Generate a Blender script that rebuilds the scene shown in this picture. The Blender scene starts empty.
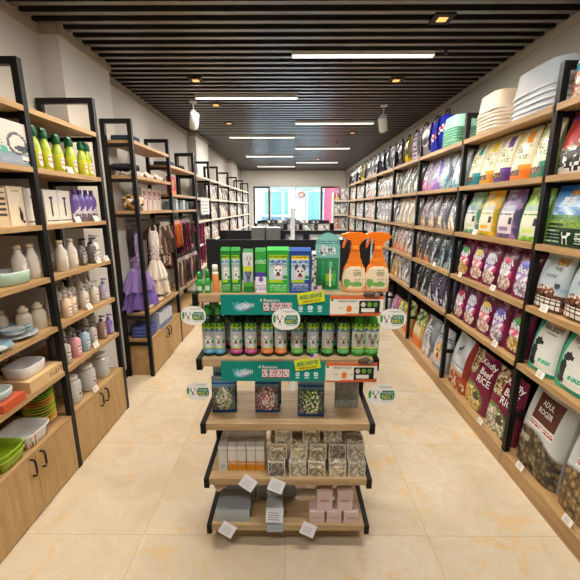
import bpy, math, random
from math import sin, cos, pi, radians, sqrt
random.seed(7)
SC = bpy.context.scene
COL = SC.collection

# ------------------------------------------------------------------ colours and materials
def lin(c):
    c = c / 255.0
    return c / 12.92 if c <= 0.04045 else ((c + 0.055) / 1.055) ** 2.4
def L3(c): return (lin(c[0]), lin(c[1]), lin(c[2]))
def mix(a, b, t):
    t = max(0, min(1, t)); return tuple(a[i] + (b[i] - a[i]) * t for i in range(3))
def sh(c, k): return tuple(max(0, min(255, x * k)) for x in c)
def hsh(a, b=0, s=0):
    n = sin(a * 127.1 + b * 311.7 + s * 74.7) * 43758.5453
    return n - math.floor(n)

MATS = {}
def newmat(name):
    m = bpy.data.materials.new(name); m.use_nodes = True
    nt = m.node_tree; nt.nodes.clear()
    out = nt.nodes.new('ShaderNodeOutputMaterial')
    b = nt.nodes.new('ShaderNodeBsdfPrincipled')
    nt.links.new(b.outputs[0], out.inputs[0])
    MATS[name] = m
    return m, nt, b
def nd(nt, t, **kw):
    n = nt.nodes.new(t)
    for k, v in kw.items():
        if k in n.inputs.keys(): n.inputs[k].default_value = v
        else: setattr(n, k, v)
    return n
def mth(nt, op, a, b=None, c=None):
    n = nt.nodes.new('ShaderNodeMath'); n.operation = op
    for i, v in enumerate((a, b, c)):
        if v is None: continue
        if isinstance(v, (int, float)): n.inputs[i].default_value = v
        else: nt.links.new(v, n.inputs[i])
    return n.outputs[0]
def mixc(nt, f, a, b, mode='MIX'):
    n = nt.nodes.new('ShaderNodeMix'); n.data_type = 'RGBA'; n.blend_type = mode
    for s, v in ((0, f), (6, a), (7, b)):
        if isinstance(v, (int, float)): n.inputs[s].default_value = v
        elif isinstance(v, tuple): n.inputs[s].default_value = (*v, 1)
        else: nt.links.new(v, n.inputs[s])
    return n.outputs[2]
def ramp(nt, f, stops):
    n = nt.nodes.new('ShaderNodeValToRGB')
    els = n.color_ramp.elements
    while len(els) < len(stops): els.new(0.5)
    for e, (p, c) in zip(els, stops):
        e.position = p; e.color = (*c, 1)
    nt.links.new(f, n.inputs[0]); return n.outputs[0]
def bump(nt, b, h, s, d=0.002):
    n = nd(nt, 'ShaderNodeBump', Strength=s, Distance=d)
    nt.links.new(h, n.inputs['Height']); nt.links.new(n.outputs[0], b.inputs['Normal'])

def paintmat(name, rough, spec=0.5, bumps=0.0, bscale=40, var=0.06, trans=0.0, metal=0.0):
    m, nt, b = newmat(name)
    a = nd(nt, 'ShaderNodeAttribute'); a.attribute_name = 'paint'
    tc = nd(nt, 'ShaderNodeTexCoord')
    nz = nd(nt, 'ShaderNodeTexNoise', Scale=bscale, Detail=3.0)
    nt.links.new(tc.outputs['Object'], nz.inputs['Vector'])
    v = mth(nt, 'MULTIPLY_ADD', nz.outputs[0], var * 2, 1 - var)
    mx = nd(nt, 'ShaderNodeVectorMath'); mx.operation = 'SCALE'
    nt.links.new(a.outputs['Color'], mx.inputs[0]); nt.links.new(v, mx.inputs['Scale'])
    nt.links.new(mx.outputs[0], b.inputs['Base Color'])
    b.inputs['Roughness'].default_value = rough
    b.inputs['Specular IOR Level'].default_value = spec
    b.inputs['Metallic'].default_value = metal
    if trans: b.inputs['Transmission Weight'].default_value = trans
    if bumps: bump(nt, b, nz.outputs[0], bumps, 0.01)
    return m
FILM = paintmat('printed_film', 0.26, 0.5, 0.35, 22, 0.05)
CARD = paintmat('printed_card', 0.55, 0.3, 0, 60, 0.03)
PLASTIC = paintmat('moulded_plastic', 0.25, 0.5, 0, 30, 0.03)
CERAMIC = paintmat('glazed_ceramic', 0.15, 0.6, 0, 30, 0.04)
CLOTH = paintmat('woven_cloth', 0.9, 0.1, 0.6, 60, 0.18)
METAL = paintmat('powder_coated_metal', 0.45, 0.22, 0.05, 200, 0.04)
CLEARP = paintmat('clear_plastic', 0.12, 0.5, 0.1, 60, 0.05, trans=0.6)
PAINTW = paintmat('wall_paint', 0.8, 0.2, 0.03, 90, 0.025)

def woodmat(name, c1, c2, axis, rough=0.45):
    m, nt, b = newmat(name)
    g = nd(nt, 'ShaderNodeNewGeometry')
    mp = nd(nt, 'ShaderNodeMapping')
    s = [22, 22, 22]; s[axis] = 1.6
    mp.inputs['Scale'].default_value = s
    nt.links.new(g.outputs['Position'], mp.inputs['Vector'])
    nz = nd(nt, 'ShaderNodeTexNoise', Scale=1.0, Detail=5.0, Roughness=0.6)
    nt.links.new(mp.outputs[0], nz.inputs['Vector'])
    w = nd(nt, 'ShaderNodeTexNoise', Scale=4.0, Detail=2.0)
    nt.links.new(mp.outputs[0], w.inputs['Vector'])
    f = mth(nt, 'MULTIPLY_ADD', w.outputs[0], 0.35, mth(nt, 'MULTIPLY', nz.outputs[0], 0.65))
    col = ramp(nt, f, [(0.3, L3(c1)), (0.7, L3(c2))])
    nt.links.new(col, b.inputs['Base Color'])
    b.inputs['Roughness'].default_value = rough
    b.inputs['Specular IOR Level'].default_value = 0.3
    bump(nt, b, f, 0.1, 0.001)
    return m
OAK = woodmat('light_oak_board', (154, 119, 78), (194, 160, 112), 1)
OAKX = woodmat('greyed_oak_board', (158, 128, 92), (200, 172, 130), 0)
DOORW = woodmat('oak_door_veneer', (166, 130, 82), (198, 162, 108), 2)

def floormat():
    m, nt, b = newmat('polished_cream_marble_tile')
    g = nd(nt, 'ShaderNodeNewGeometry')
    sx = nd(nt, 'ShaderNodeSeparateXYZ'); nt.links.new(g.outputs['Position'], sx.inputs[0])
    fx = mth(nt, 'DIVIDE', mth(nt, 'ADD', sx.outputs[0], 0.035 + 8.0), 0.8)
    fy = mth(nt, 'DIVIDE', mth(nt, 'ADD', sx.outputs[1], 8.0 - 1.64), 0.8)
    def line(f):
        r = mth(nt, 'FRACT', f)
        d = mth(nt, 'MINIMUM', r, mth(nt, 'SUBTRACT', 1.0, r))
        return mth(nt, 'LESS_THAN', d, 0.0032)
    grout = mth(nt, 'MAXIMUM', line(fx), line(fy))
    cb = nd(nt, 'ShaderNodeCombineXYZ')
    nt.links.new(mth(nt, 'FLOOR', fx), cb.inputs[0]); nt.links.new(mth(nt, 'FLOOR', fy), cb.inputs[1])
    wn = nd(nt, 'ShaderNodeTexWhiteNoise'); nt.links.new(cb.outputs[0], wn.inputs['Vector'])
    off = nd(nt, 'ShaderNodeVectorMath'); off.operation = 'MULTIPLY_ADD'
    nt.links.new(wn.outputs['Color'], off.inputs[0]); off.inputs[1].default_value = (9, 9, 9)
    nt.links.new(g.outputs['Position'], off.inputs[2])
    n1 = nd(nt, 'ShaderNodeTexNoise', Scale=2.6, Detail=6.0, Roughness=0.62, Distortion=1.4)
    n2 = nd(nt, 'ShaderNodeTexNoise', Scale=5.0, Detail=5.0, Roughness=0.6, Distortion=2.2)
    for n in (n1, n2): nt.links.new(off.outputs[0], n.inputs['Vector'])
    base = ramp(nt, n1.outputs[0], [(0.3, L3((196, 179, 152))), (0.5, L3((208, 193, 168))), (0.72, L3((216, 204, 184)))])
    v = mth(nt, 'ABSOLUTE', mth(nt, 'SUBTRACT', n2.outputs[0], 0.5))
    vein = mth(nt, 'MULTIPLY', mth(nt, 'SUBTRACT', 1.0, mth(nt, 'SMOOTH_MIN', mth(nt, 'MULTIPLY', v, 22), 1.0, 0.2)),
               mth(nt, 'GREATER_THAN', n1.outputs[0], 0.47))
    c = mixc(nt, mth(nt, 'MULTIPLY', vein, 0.22), base, L3((204, 164, 104)))
    n3 = nd(nt, 'ShaderNodeTexNoise', Scale=6.0, Detail=4.0, Distortion=1.0); nt.links.new(off.outputs[0], n3.inputs['Vector'])
    patch = ramp(nt, n3.outputs[0], [(0.58, (0, 0, 0)), (0.66, (1, 1, 1))])
    c = mixc(nt, mth(nt, 'MULTIPLY', patch, 0.42), c, L3((214, 172, 106)))
    c = mixc(nt, mth(nt, 'MULTIPLY', grout, 0.28), c, L3((120, 104, 84)))
    nt.links.new(c, b.inputs['Base Color'])
    b.inputs['Roughness'].default_value = 0.07
    b.inputs['Specular IOR Level'].default_value = 0.6
    return m
FLOORM = floormat()

def slatmat():
    m, nt, b = newmat('dark_aluminium_baffle')
    g = nd(nt, 'ShaderNodeNewGeometry')
    nz = nd(nt, 'ShaderNodeTexNoise', Scale=3.0, Detail=2.0)
    nt.links.new(g.outputs['Position'], nz.inputs['Vector'])
    a = nd(nt, 'ShaderNodeAttribute'); a.attribute_name = 'paint'
    c = mixc(nt, mth(nt, 'MULTIPLY', nz.outputs[0], 0.1), a.outputs['Color'], (0.02, 0.018, 0.016))
    nt.links.new(c, b.inputs['Base Color'])
    b.inputs['Roughness'].default_value = 0.3
    b.inputs['Specular IOR Level'].default_value = 0.9
    return m
SLAT = slatmat()

def glassmat():
    m = bpy.data.materials.new('window_glass'); m.use_nodes = True
    nt = m.node_tree; nt.nodes.clear()
    out = nt.nodes.new('ShaderNodeOutputMaterial')
    tr = nd(nt, 'ShaderNodeBsdfTransparent'); tr.inputs[0].default_value = (0.96, 0.985, 0.98, 1)
    gl = nd(nt, 'ShaderNodeBsdfGlossy'); gl.inputs['Roughness'].default_value = 0.03
    fr = nd(nt, 'ShaderNodeFresnel', IOR=1.45)
    mx = nt.nodes.new('ShaderNodeMixShader')
    nt.links.new(fr.outputs[0], mx.inputs[0]); nt.links.new(tr.outputs[0], mx.inputs[1]); nt.links.new(gl.outputs[0], mx.inputs[2])
    nt.links.new(mx.outputs[0], out.inputs[0]); return m
GLASS = glassmat()
def emat(name, c, s):
    m, nt, b = newmat(name)
    nz = nd(nt, 'ShaderNodeTexNoise', Scale=5.0)
    b.inputs['Base Color'].default_value = (*L3(c), 1)
    b.inputs['Emission Color'].default_value = (*L3(c), 1)
    nt.links.new(mth(nt, 'MULTIPLY_ADD', nz.outputs[0], s * 0.1, s * 0.95), b.inputs['Emission Strength'])
    return m
LEDM = emat('led_diffuser', (255, 250, 240), 3.0)
WARMM = emat('warm_spot_lens', (255, 176, 96), 1.4)

# ------------------------------------------------------------------ mesh builder
class MB:
    def __init__(s): s.v = []; s.f = []; s.c = []; s.sm = []
    def quad(s, pts, c, smooth=False):
        i = len(s.v); s.v += pts; s.f.append(tuple(range(i, i + len(pts)))); s.c.append(c); s.sm.append(smooth)
        return s
    def box(s, x0, x1, y0, y1, z0, z1, c=(200, 200, 200), cf=None, bev=0.0):
        """cf: dict face->colour, faces: -x +x -y +y -z +z"""
        cf = cf or {}
        i = len(s.v)
        s.v += [(x0, y0, z0), (x1, y0, z0), (x1, y1, z0), (x0, y1, z0), (x0, y0, z1), (x1, y0, z1), (x1, y1, z1), (x0, y1, z1)]
        for n, f in (('-z', (0, 3, 2, 1)), ('+z', (4, 5, 6, 7)), ('-y', (0, 1, 5, 4)), ('+x', (1, 2, 6, 5)), ('+y', (2, 3, 7, 6)), ('-x', (3, 0, 4, 7))):
            s.f.append(tuple(i + k for k in f)); s.c.append(cf.get(n, c)); s.sm.append(False)
        return s
    def grid(s, fn, nu, nv, paint, smooth=True, skip=None):
        """fn(u,v)->point; paint(u,v)->colour or None to leave the cell out"""
        i = len(s.v)
        for b in range(nv + 1):
            for a in range(nu + 1): s.v.append(fn(a / nu, b / nv))
        for b in range(nv):
            for a in range(nu):
                c = paint((a + .5) / nu, (b + .5) / nv) if callable(paint) else paint
                if c is None: continue
                k = i + b * (nu + 1) + a
                s.f.append((k, k + 1, k + nu + 2, k + nu + 1)); s.c.append(c); s.sm.append(smooth)
        return s
    def loft(s, rings, n=24, e=2.0, paint=(200, 200, 200), cap=True, smooth=True, ph=0.0):
        """rings: (z, hw, hd[, ox, oy]); paint(a, j, z)->colour, a = angle/2pi with 0 at the front (-y)"""
        i = len(s.v)
        for r in rings:
            z, hw, hd = r[:3]; ox = r[3] if len(r) > 3 else 0; oy = r[4] if len(r) > 4 else 0
            for k in range(n):
                t = 2 * pi * k / n + ph
                cx, cy = sin(t), -cos(t)
                px = math.copysign(abs(cx) ** (2 / e), cx) * hw; py = math.copysign(abs(cy) ** (2 / e), cy) * hd
                s.v.append((px + ox, py + oy, z))
        for j in range(len(rings) - 1):
            for k in range(n):
                a = i + j * n + k; b = i + j * n + (k + 1) % n
                s.f.append((a, b, b + n, a + n))
                z = (rings[j][0] + rings[j + 1][0]) / 2
                t = ((k + .5) / n + ph / (2 * pi)) % 1.0
                s.c.append(paint(t, j, z) if callable(paint) else paint); s.sm.append(smooth)
        if cap:
            for j, rev in ((0, True), (len(rings) - 1, False)):
                f = [i + j * n + k for k in range(n)]
                s.f.append(tuple(reversed(f)) if rev else tuple(f))
                s.c.append(paint(0.5, j, rings[j][0]) if callable(paint) else paint); s.sm.append(False)
        return s
    def prism(s, poly, y0, y1, c, axis='y', cside=None):
        i = len(s.v); n = len(poly)
        def P(a, b, d): return (a, d, b) if axis == 'y' else ((d, a, b) if axis == 'x' else (a, b, d))
        s.v += [P(a, b, y0) for a, b in poly] + [P(a, b, y1) for a, b in poly]
        s.f.append(tuple(range(i, i + n))); s.c.append(c); s.sm.append(False)
        s.f.append(tuple(reversed(range(i + n, i + 2 * n)))); s.c.append(c); s.sm.append(False)
        for k in range(n):
            q = (k + 1) % n
            s.f.append((i + k, i + n + k, i + n + q, i + q)); s.c.append(cside or c); s.sm.append(False)
        return s
    def tube(s, path, r, c, n=8, closed=False):
        i = len(s.v); m = len(path)
        for j, p in enumerate(path):
            a = path[j - 1] if (j > 0 or closed) else path[0]
            b = path[(j + 1) % m] if (j < m - 1 or closed) else path[-1]
            t = [b[k] - a[k] for k in range(3)]; l = sqrt(sum(x * x for x in t)) or 1; t = [x / l for x in t]
            up = (0, 0, 1) if abs(t[2]) < 0.9 else (1, 0, 0)
            x = [t[1] * up[2] - t[2] * up[1], t[2] * up[0] - t[0] * up[2], t[0] * up[1] - t[1] * up[0]]
            l = sqrt(sum(q * q for q in x)); x = [q / l for q in x]
            y = [t[1] * x[2] - t[2] * x[1], t[2] * x[0] - t[0] * x[2], t[0] * x[1] - t[1] * x[0]]
            for k in range(n):
                w = 2 * pi * k / n
                s.v.append(tuple(p[q] + r * (x[q] * cos(w) + y[q] * sin(w)) for q in range(3)))
        for j in range(m if closed else m - 1):
            for k in range(n):
                a = i + j * n + k; b = i + j * n + (k + 1) % n; d = i + ((j + 1) % m) * n
                s.f.append((a, b, d + (k + 1) % n, d + k)); s.c.append(c); s.sm.append(True)
        return s
    def bar(s, p, q, r, c): return s.tube([p, q], r, c, 6)
    def mesh(s, name, mat):
        m = bpy.data.meshes.new(name); m.from_pydata(s.v, [], s.f)
        at = m.attributes.new('paint', 'FLOAT_COLOR', 'CORNER')
        d = []
        for f, c in zip(s.f, s.c):
            d += [lin(c[0]), lin(c[1]), lin(c[2]), 1.0] * len(f)
        at.data.foreach_set('color', d)
        m.polygons.foreach_set('use_smooth', s.sm)
        m.materials.append(mat); m.update(); return m

def obj(name, mesh, parent=None, loc=(0, 0, 0), rot=(0, 0, 0)):
    o = bpy.data.objects.new(name, mesh); COL.objects.link(o)
    o.location = loc; o.rotation_euler = rot
    if parent: o.parent = parent
    return o
def tag(o, label, cat, group=None, kind=None):
    if label: o['label'] = label
    if cat: o['category'] = cat
    if group: o['group'] = group
    if kind: o['kind'] = kind
    return o
def thing(name, label, cat, group=None, loc=(0, 0, 0), rot=(0, 0, 0)):
    return tag(obj(name, None, None, loc, rot), label, cat, group)
def struct(name, mb, mat):
    return tag(obj(name, mb.mesh(name, mat)), None, None, kind='structure')
def dup(root, label, loc, rot=None, group=None, scale=None):
    def cp(o, par):
        c = o.copy(); COL.objects.link(c); c.parent = par
        for ch in list(KIDS.get(o.name, [])) or list(o.children): cp(ch, c)
        return c
    r = root.copy(); COL.objects.link(r); r.location = loc
    if rot is not None: r.rotation_euler = rot
    if scale: r.scale = scale
    r['label'] = label
    if group: r['group'] = group
    for ch in list(root.children): cp(ch, r)
    return r
KIDS = {}
ORD = ['first', 'second', 'third', 'fourth', 'fifth', 'sixth', 'seventh', 'eighth', 'ninth', 'tenth', 'eleventh', 'twelfth']

# ------------------------------------------------------------------ lettering
TXT = {}
def glyphs(body, bold=0.0):
    k = (body, bold)
    if k not in TXT:
        c = bpy.data.curves.new('lettering', 'FONT'); c.body = body; c.align_x = 'CENTER'; c.align_y = 'CENTER'
        c.resolution_u = 2; c.offset = bold
        o = bpy.data.objects.new('lettering', c); COL.objects.link(o)
        bpy.context.view_layer.update()
        m = bpy.data.meshes.new_from_object(o.evaluated_get(bpy.context.evaluated_depsgraph_get()))
        vs = [tuple(v.co) for v in m.vertices]; fs = [tuple(p.vertices) for p in m.polygons]
        bpy.data.objects.remove(o); bpy.data.curves.remove(c); bpy.data.meshes.remove(m)
        xs = [v[0] for v in vs]; ys = [v[1] for v in vs]
        mx, my = (min(xs) + max(xs)) / 2, (min(ys) + max(ys)) / 2
        TXT[k] = ([(v[0] - mx, v[1] - my) for v in vs], fs, max(xs) - min(xs), max(ys) - min(ys))
    return TXT[k]
def letter(mb, body, cx, cz, w, h, c, surf, bold=0.01, tilt=0.0, sc_=False):
    """writes body into mb inside a w x h box centred at cx,cz on the surface y = surf(x,z)"""
    vs, fs, tw, th = glyphs(body, bold)
    i = len(mb.v); ct, st = cos(tilt), sin(tilt)
    for x, z in vs:
        px, pz = x * w / tw, z * h / th
        px, pz = cx + px * ct - pz * st, cz + px * st + pz * ct
        mb.v.append((px, surf(px, pz) - (0.004 if sc_ else 0.0012), pz))
    for f in fs:
        mb.f.append(tuple(i + k for k in f)); mb.c.append(c); mb.sm.append(False)
    return mb

# ------------------------------------------------------------------ drawing helpers for printed faces
def inr(u, v, u0, v0, u1, v1): return u0 <= u <= u1 and v0 <= v <= v1
def inel(u, v, cu, cv, ru, rv): return ((u - cu) / ru) ** 2 + ((v - cv) / rv) ** 2 <= 1
def kib(u, v, n, cs, m=None, s=0):
    """scattered round pieces: cell noise between the colours cs"""
    m = m or n
    n *= 1.7; m *= 1.5; best = 9; c = cs[0]
    for di in (-1, 0, 1):
        for dj in (-1, 0, 1):
            i, j = int(u * n) + di, int(v * m) + dj
            d = (u * n - i - hsh(i, j, s)) ** 2 + (v * m - j - hsh(i, j, s + 5)) ** 2
            if d < best: best = d; c = cs[int(hsh(i, j, s + 9) * len(cs)) % len(cs)]
    return sh(c, 1.15 - .75 * sqrt(best))
def lines(u, v, n, gap=.5, seed=0):
    """rows of tiny print"""
    r = int(v * n); q = v * n % 1
    return q < gap and hsh(int(u * n * 2.5), r, seed) > .22
def dogface(u, v, cu, cv, r, head=(245, 242, 236), ear=(235, 228, 220), back=None):
    x, y = (u - cu) / r, (v - cv) / r
    for sx in (-.27, .27):
        if inel(x, y, sx, .12, .12, .14): return (20, 18, 18)
    if inel(x, y, 0, -.22, .2, .15): return (15, 14, 14)
    if inel(x, y, 0, -.52, .22, .16): return (190, 90, 96)
    if inel(x, y, 0, -.46, .34, .2): return (70, 62, 62)
    if inel(x, y, 0, -.02, .58, .72): return head
    for sx in (-1, 1):
        if inel(x + y * .15 * sx, y, sx * .6, .62, .24, .42): return ear
    if y < -.55 and abs(x) < .45 and y > -1.1: return sh(head, .9)
    return back
def sitdog(u, v, cu, cv, r):
    x, y = (u - cu) / r, (v - cv) / r
    return (inel(x, y, -.05, -.3, .36, .62) or inel(x, y, .12, .55, .3, .25) or inel(x, y, .38, .5, .25, .12)
            or inel(x, y, -.12, .5, .13, .3) or inr(x, y, .12, -.95, .3, -.2) or inel(x, y, -.15, -.75, .5, .2))
def standdog(u, v, cu, cv, r):
    x, y = (u - cu) / r, (v - cv) / r
    return (inr(x, y, -.55, -.1, .45, .3) or inr(x, y, -.55, -.9, -.35, 0) or inr(x, y, .25, -.9, .42, 0) or inel(x, y, .6, .55, .3, .22)
            or inr(x, y, .3, .1, .6, .5) or inr(x, y, -.75, .2, -.55, .7))

# ------------------------------------------------------------------ prototypes
PROTO = {}
def proto(key, name, cat, root=None, parts=()):
    """root: (MB, material) or None; parts: (name, MB, material[, loc, [subparts]])"""
    def conv(p):
        nm, mb, mat = p[:3]
        return (nm, mb.mesh(nm, mat), p[3] if len(p) > 3 else (0, 0, 0), [conv(q) for q in (p[4] if len(p) > 4 else [])], p[5] if len(p) > 5 else None)
    PROTO[key] = (name, cat, root[0].mesh(name, root[1]) if root else None, [conv(p) for p in parts])
def spawn(key, label, loc, rz=0.0, group=None, lean=0.0, roll=0.0, scale=None):
    name, cat, rm, parts = PROTO[key]
    o = tag(obj(name, rm, None, loc, (lean, roll, rz)), label, cat, group)
    if scale: o.scale = scale
    def add(p, par):
        c = obj(p[0], p[1], par, p[2])
        if p[4]: c['label'] = p[4]
        for q in p[3]: add(q, c)
    for p in parts: add(p, o)
    return o

# ------------------------------------------------------------------ the room
CH = 3.155; YB = -2.6; YF = 14.3; XL = -1.95; XR = 2.05
WALLC = (186, 181, 173)
b = MB(); b.box(XL - .15, XR + .15, YB - .15, YF + .1, -.1, 0, (220, 205, 180)); struct('floor', b, FLOORM)
b = MB()
b.box(XL - .15, XR + .15, YB - .15, YF + .1, CH + .16, CH + .26, (20, 19, 18))
n = int((YF - YB) / .13)
for i in range(n):
    y = YB + .05 + i * .13
    b.box(XL, XR, y, y + .046, CH, CH + .13, (48, 45, 42), {'-z': (114, 109, 103)})  # bottoms painted lighter, sides darker: reflected light and gap shade in the colour
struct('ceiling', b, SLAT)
b = MB(); b.box(XL - .12, XL, YB, YF, 0, CH + .2, WALLC)
for y0, y1 in ((3.09, 3.87), (7.07, 8.06), (11.2, 12.2)): b.box(XL, -1.795, y0, y1, 0, CH + .2, (206, 202, 196))
struct('wall_left', b, PAINTW)
b = MB(); b.box(XR, XR + .12, YB, YF, 0, CH + .2, (158, 152, 142)); struct('wall_right', b, PAINTW)
b = MB(); b.box(XL, XR, YB - .12, YB, 0, CH + .2, WALLC); struct('wall_back', b, PAINTW)
b = MB(); wy0, wy1 = YF - .06, YF + .1
b.box(XL, -1.5, wy0, wy1, 0, CH + .2, (214, 212, 206)); b.box(1.78, XR, wy0, wy1, 0, CH + .2, (214, 212, 206))
b.box(-1.5, 1.78, wy0, wy1, 2.58, CH + .2, (214, 212, 206))
struct('wall_front', b, PAINTW)
TR = (168, 157, 140)
b = MB()
for y0, y1, x in ((YB, 3.09, XL), (3.09, 3.87, -1.795), (3.87, 7.07, XL), (7.07, 8.06, -1.795), (8.06, 11.2, XL), (11.2, 12.2, -1.795), (12.2, YF - .06, XL)):
    b.box(x, x + .022, y0, y1, CH - .065, CH - .003, TR)
for y in (3.09, 7.07, 11.2): b.box(XL + .022, -1.795, y - .022, y, CH - .065, CH - .003, TR)
struct('trim_1', b, PAINTW)
b = MB(); b.box(XR - .022, XR, YB, YF - .06, CH - .065, CH - .003, (176, 166, 150)); struct('trim_2', b, PAINTW)
b = MB()
for y0, y1, x in ((3.09, 3.56, -1.795), (2.96, 3.09, XL), (6.75, 7.07, XL)): b.box(x, x + .014, y0, y1, 0, .09, (40, 38, 36))
b.box(XL, -1.795, 3.076, 3.09, 0, .09, (40, 38, 36))
struct('baseboard_left', b, PLASTIC)

# street front: two side windows and a wide glazed doorway
FR = (62, 44, 38)
def frame(b, x0, x1, z0, z1, t, c, y0=YF - .04, y1=YF + .04):
    b.box(x0, x0 + t, y0, y1, z0, z1, c); b.box(x1 - t, x1, y0, y1, z0, z1, c)
    b.box(x0 + t, x1 - t, y0, y1, z1 - t, z1, c); b.box(x0 + t, x1 - t, y0, y1, z0, z0 + t, c)
for nme, x0, x1 in (('window_1', -1.5, -.86), ('window_2', 1.12, 1.78)):
    b = MB(); frame(b, x0, x1, 0, 2.58, .065, FR)
    w = struct(nme, b, METAL)
    p = MB(); p.box(x0 + .065, x1 - .065, YF - .006, YF + .006, .065, 2.515, (220, 235, 235))
    obj('pane', p.mesh('pane', GLASS), w)
b = MB(); frame(b, -.86, 1.12, 0, 2.58, .045, (205, 205, 200)); b.box(.1, .16, YF - .03, YF + .03, .045, 2.535, (205, 208, 206))
dr = struct('door_1', b, METAL)
for x0, x1 in ((-.815, .1), (.16, 1.075)):
    p = MB(); p.box(x0, x1, YF - .006, YF + .006, .045, 2.535, (220, 235, 235)); obj('pane', p.mesh('pane', GLASS), dr)
for x in (.04, .22):
    p = MB(); p.tube([(x, YF - .07, .9), (x, YF - .07, 1.35)], .014, (190, 190, 190)); p.bar((x, YF - .07, .95), (x, YF - .03, .95), .01, (190, 190, 190)); p.bar((x, YF - .07, 1.3), (x, YF - .03, 1.3), .01, (190, 190, 190))
    obj('door_handle', p.mesh('door_handle', METAL), dr)
b = MB()
b.grid(lambda u, v: (.36 + .14 * (v * .32 + .68) * cos(2 * pi * u), YF - .012, 2.26 + .14 * (v * .32 + .68) * sin(2 * pi * u)), 28, 1, (196, 40, 44), False)
b.grid(lambda u, v: (.36 + .095 * v * cos(2 * pi * u), YF - .011, 2.26 + .095 * v * sin(2 * pi * u)), 28, 1, (236, 228, 224), False)
tag(obj('door_sticker', b.mesh('door_sticker', CARD)), 'round red-ringed sticker high on the glazed shop doorway', 'sticker')

# the street outside
b = MB(); b.box(-14, 14, YF + .1, YF + 26, -.14, -.04, (196, 192, 186)); struct('street_ground', b, PAINTW)  # pale ground slab of the street
bl = thing('street_building', 'pale building with blue-grey windows across the bright street', 'building', None, (0, YF + 15, 0))
b = MB(); b.box(-11, 11, 0, 3, 0, 9, (236, 236, 234)); obj('wall', b.mesh('wall', PAINTW), bl)
for i, x in enumerate((-8.6, -5.4, -2.2, 1.0, 4.2, 7.4)):
    for z in (.5, 4.2):
        b = MB(); b.box(x, x + 1.9, -.06, 0, z, z + 2.5, ((72, 116, 138) if z > 1 or i % 2 else (64, 104, 96)))
        f = obj('window', b.mesh('window', PLASTIC), bl)
b = MB(); b.box(-11, 11, -.5, 0, 3.2, 3.9, (60, 140, 170)); obj('fascia', b.mesh('fascia', PLASTIC), bl)
def streetbox(key, lab, x0, x1, y, z1, c, cat):
    t = thing(key, lab, cat, None, ((x0 + x1) / 2, y, 0)); w = (x1 - x0) / 2
    b = MB(); b.box(-w, w, 0, .12, .1, z1, c); obj('board', b.mesh('board', PLASTIC), t)
    for s in (-1, 1):
        b = MB(); b.box(s * w * .9 - .04, s * w * .9 + .04, .12, .2, -.04, z1, (120, 118, 116)); obj('post', b.mesh('post', METAL), t)
streetbox('street_hoarding', 'pink and red hoarding board standing outside the right side window', 1.55, 4.2, YF + 3.4, 3.2, (150, 34, 56), 'hoarding')
streetbox('street_sign_board', 'tall white notice board standing outside the left side window', -2.6, -1.5, YF + 3.2, 2.5, (232, 232, 228), 'sign board')
def car(x, y, c, lab):
    t = thing('parked_car', lab, 'car', None, (x, y, -.04))
    b = MB(); b.prism([(-1.9, .3), (1.9, .3), (1.95, .75), (1.2, .85), (.75, 1.4), (-.9, 1.42), (-1.45, .88), (-1.95, .8)], -.8, .8, c)
    obj('car_body', b.mesh('car_body', PLASTIC), t)
    b = MB(); b.prism([(1.05, .88), (.68, 1.33), (-.82, 1.35), (-1.25, .9)], -.82, -.805, (70, 92, 104)); obj('side_window', b.mesh('side_window', PLASTIC), t)
    for wx in (-1.2, 1.2):
        for wy in (-.72, .72):
            b = MB(); b.prism([(wx + .31 * cos(k * pi / 9), .31 + .31 * sin(k * pi / 9)) for k in range(18)], wy - .1, wy + .1, (36, 36, 38)); obj('wheel', b.mesh('wheel', PLASTIC), t)
car(-.9, YF + 6.2, (150, 170, 180), 'pale silver car parked outside in front of the glazed doorway')
car(4.2, YF + 8.6, (100, 150, 180), 'pale blue car parked outside behind the silver one')
for x, lab in ((-.45, 'left of the two slim white poles outside the glazed doorway'), (.75, 'right of the two slim white poles outside the glazed doorway')):
    t = thing('street_pole', lab, 'pole', None, (x, YF + 4, -.04))
    b = MB(); b.loft([(0, .1, .1), (.05, .1, .1), (.06, .05, .05), (4.5, .04, .04)], 12, 2, (210, 212, 214)); obj('pole', b.mesh('pole', METAL), t)
    b = MB(); b.box(-.3, .3, -.09, -.05, 2.6, 3.1, (90, 150, 190)); obj('pole_sign', b.mesh('pole_sign', PLASTIC), t)

# ------------------------------------------------------------------ ceiling fittings
b = MB(); b.box(-.64, .64, -.035, .035, .0, .04, (230, 228, 222))
d = MB(); d.box(-.632, .632, -.029, .029, -.004, 0, (255, 250, 240))
proto('led', 'ceiling_light', 'ceiling light', None, (('housing', b, METAL), ('diffuser', d, LEDM)))
LEDS = [(.635, 3.61), (-.57, 4.885), (.69, 6.27), (-.59, 7.465), (.705, 8.83), (-.61, 10.18), (.765, 11.53), (-.545, 12.64)]
for i, (x, y) in enumerate(LEDS):
    side = 'right' if x > 0 else 'left'
    spawn('led', '%s linear ceiling light from the front, on the %s half of the ceiling' % (ORD[i], side), (x, y, CH - .028), 0, 'linear lights in the slatted ceiling')
def area(x, y, z, sx, sy, e, c, rot=(0, 0, 0), name='lamp_glow'):
    l = bpy.data.lights.new(name, 'AREA'); l.shape = 'RECTANGLE'; l.size = sx; l.size_y = sy; l.energy = e; l.color = c
    o = obj(name, l, None, (x, y, z), rot); return o
LE = 30
for x, y in LEDS + [(-.57, 2.33), (.65, 1.05), (-.57, -.2)]:  # nearest entries: unseen, no fixtures, added as light for the front rack
    area(x, y, CH - .04, 1.26, .055, LE * (1.25 if y < 1.5 else .9 if y < 2.5 else 1.7 if y > 7 else 1.15), (1, .95, .88))

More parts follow.
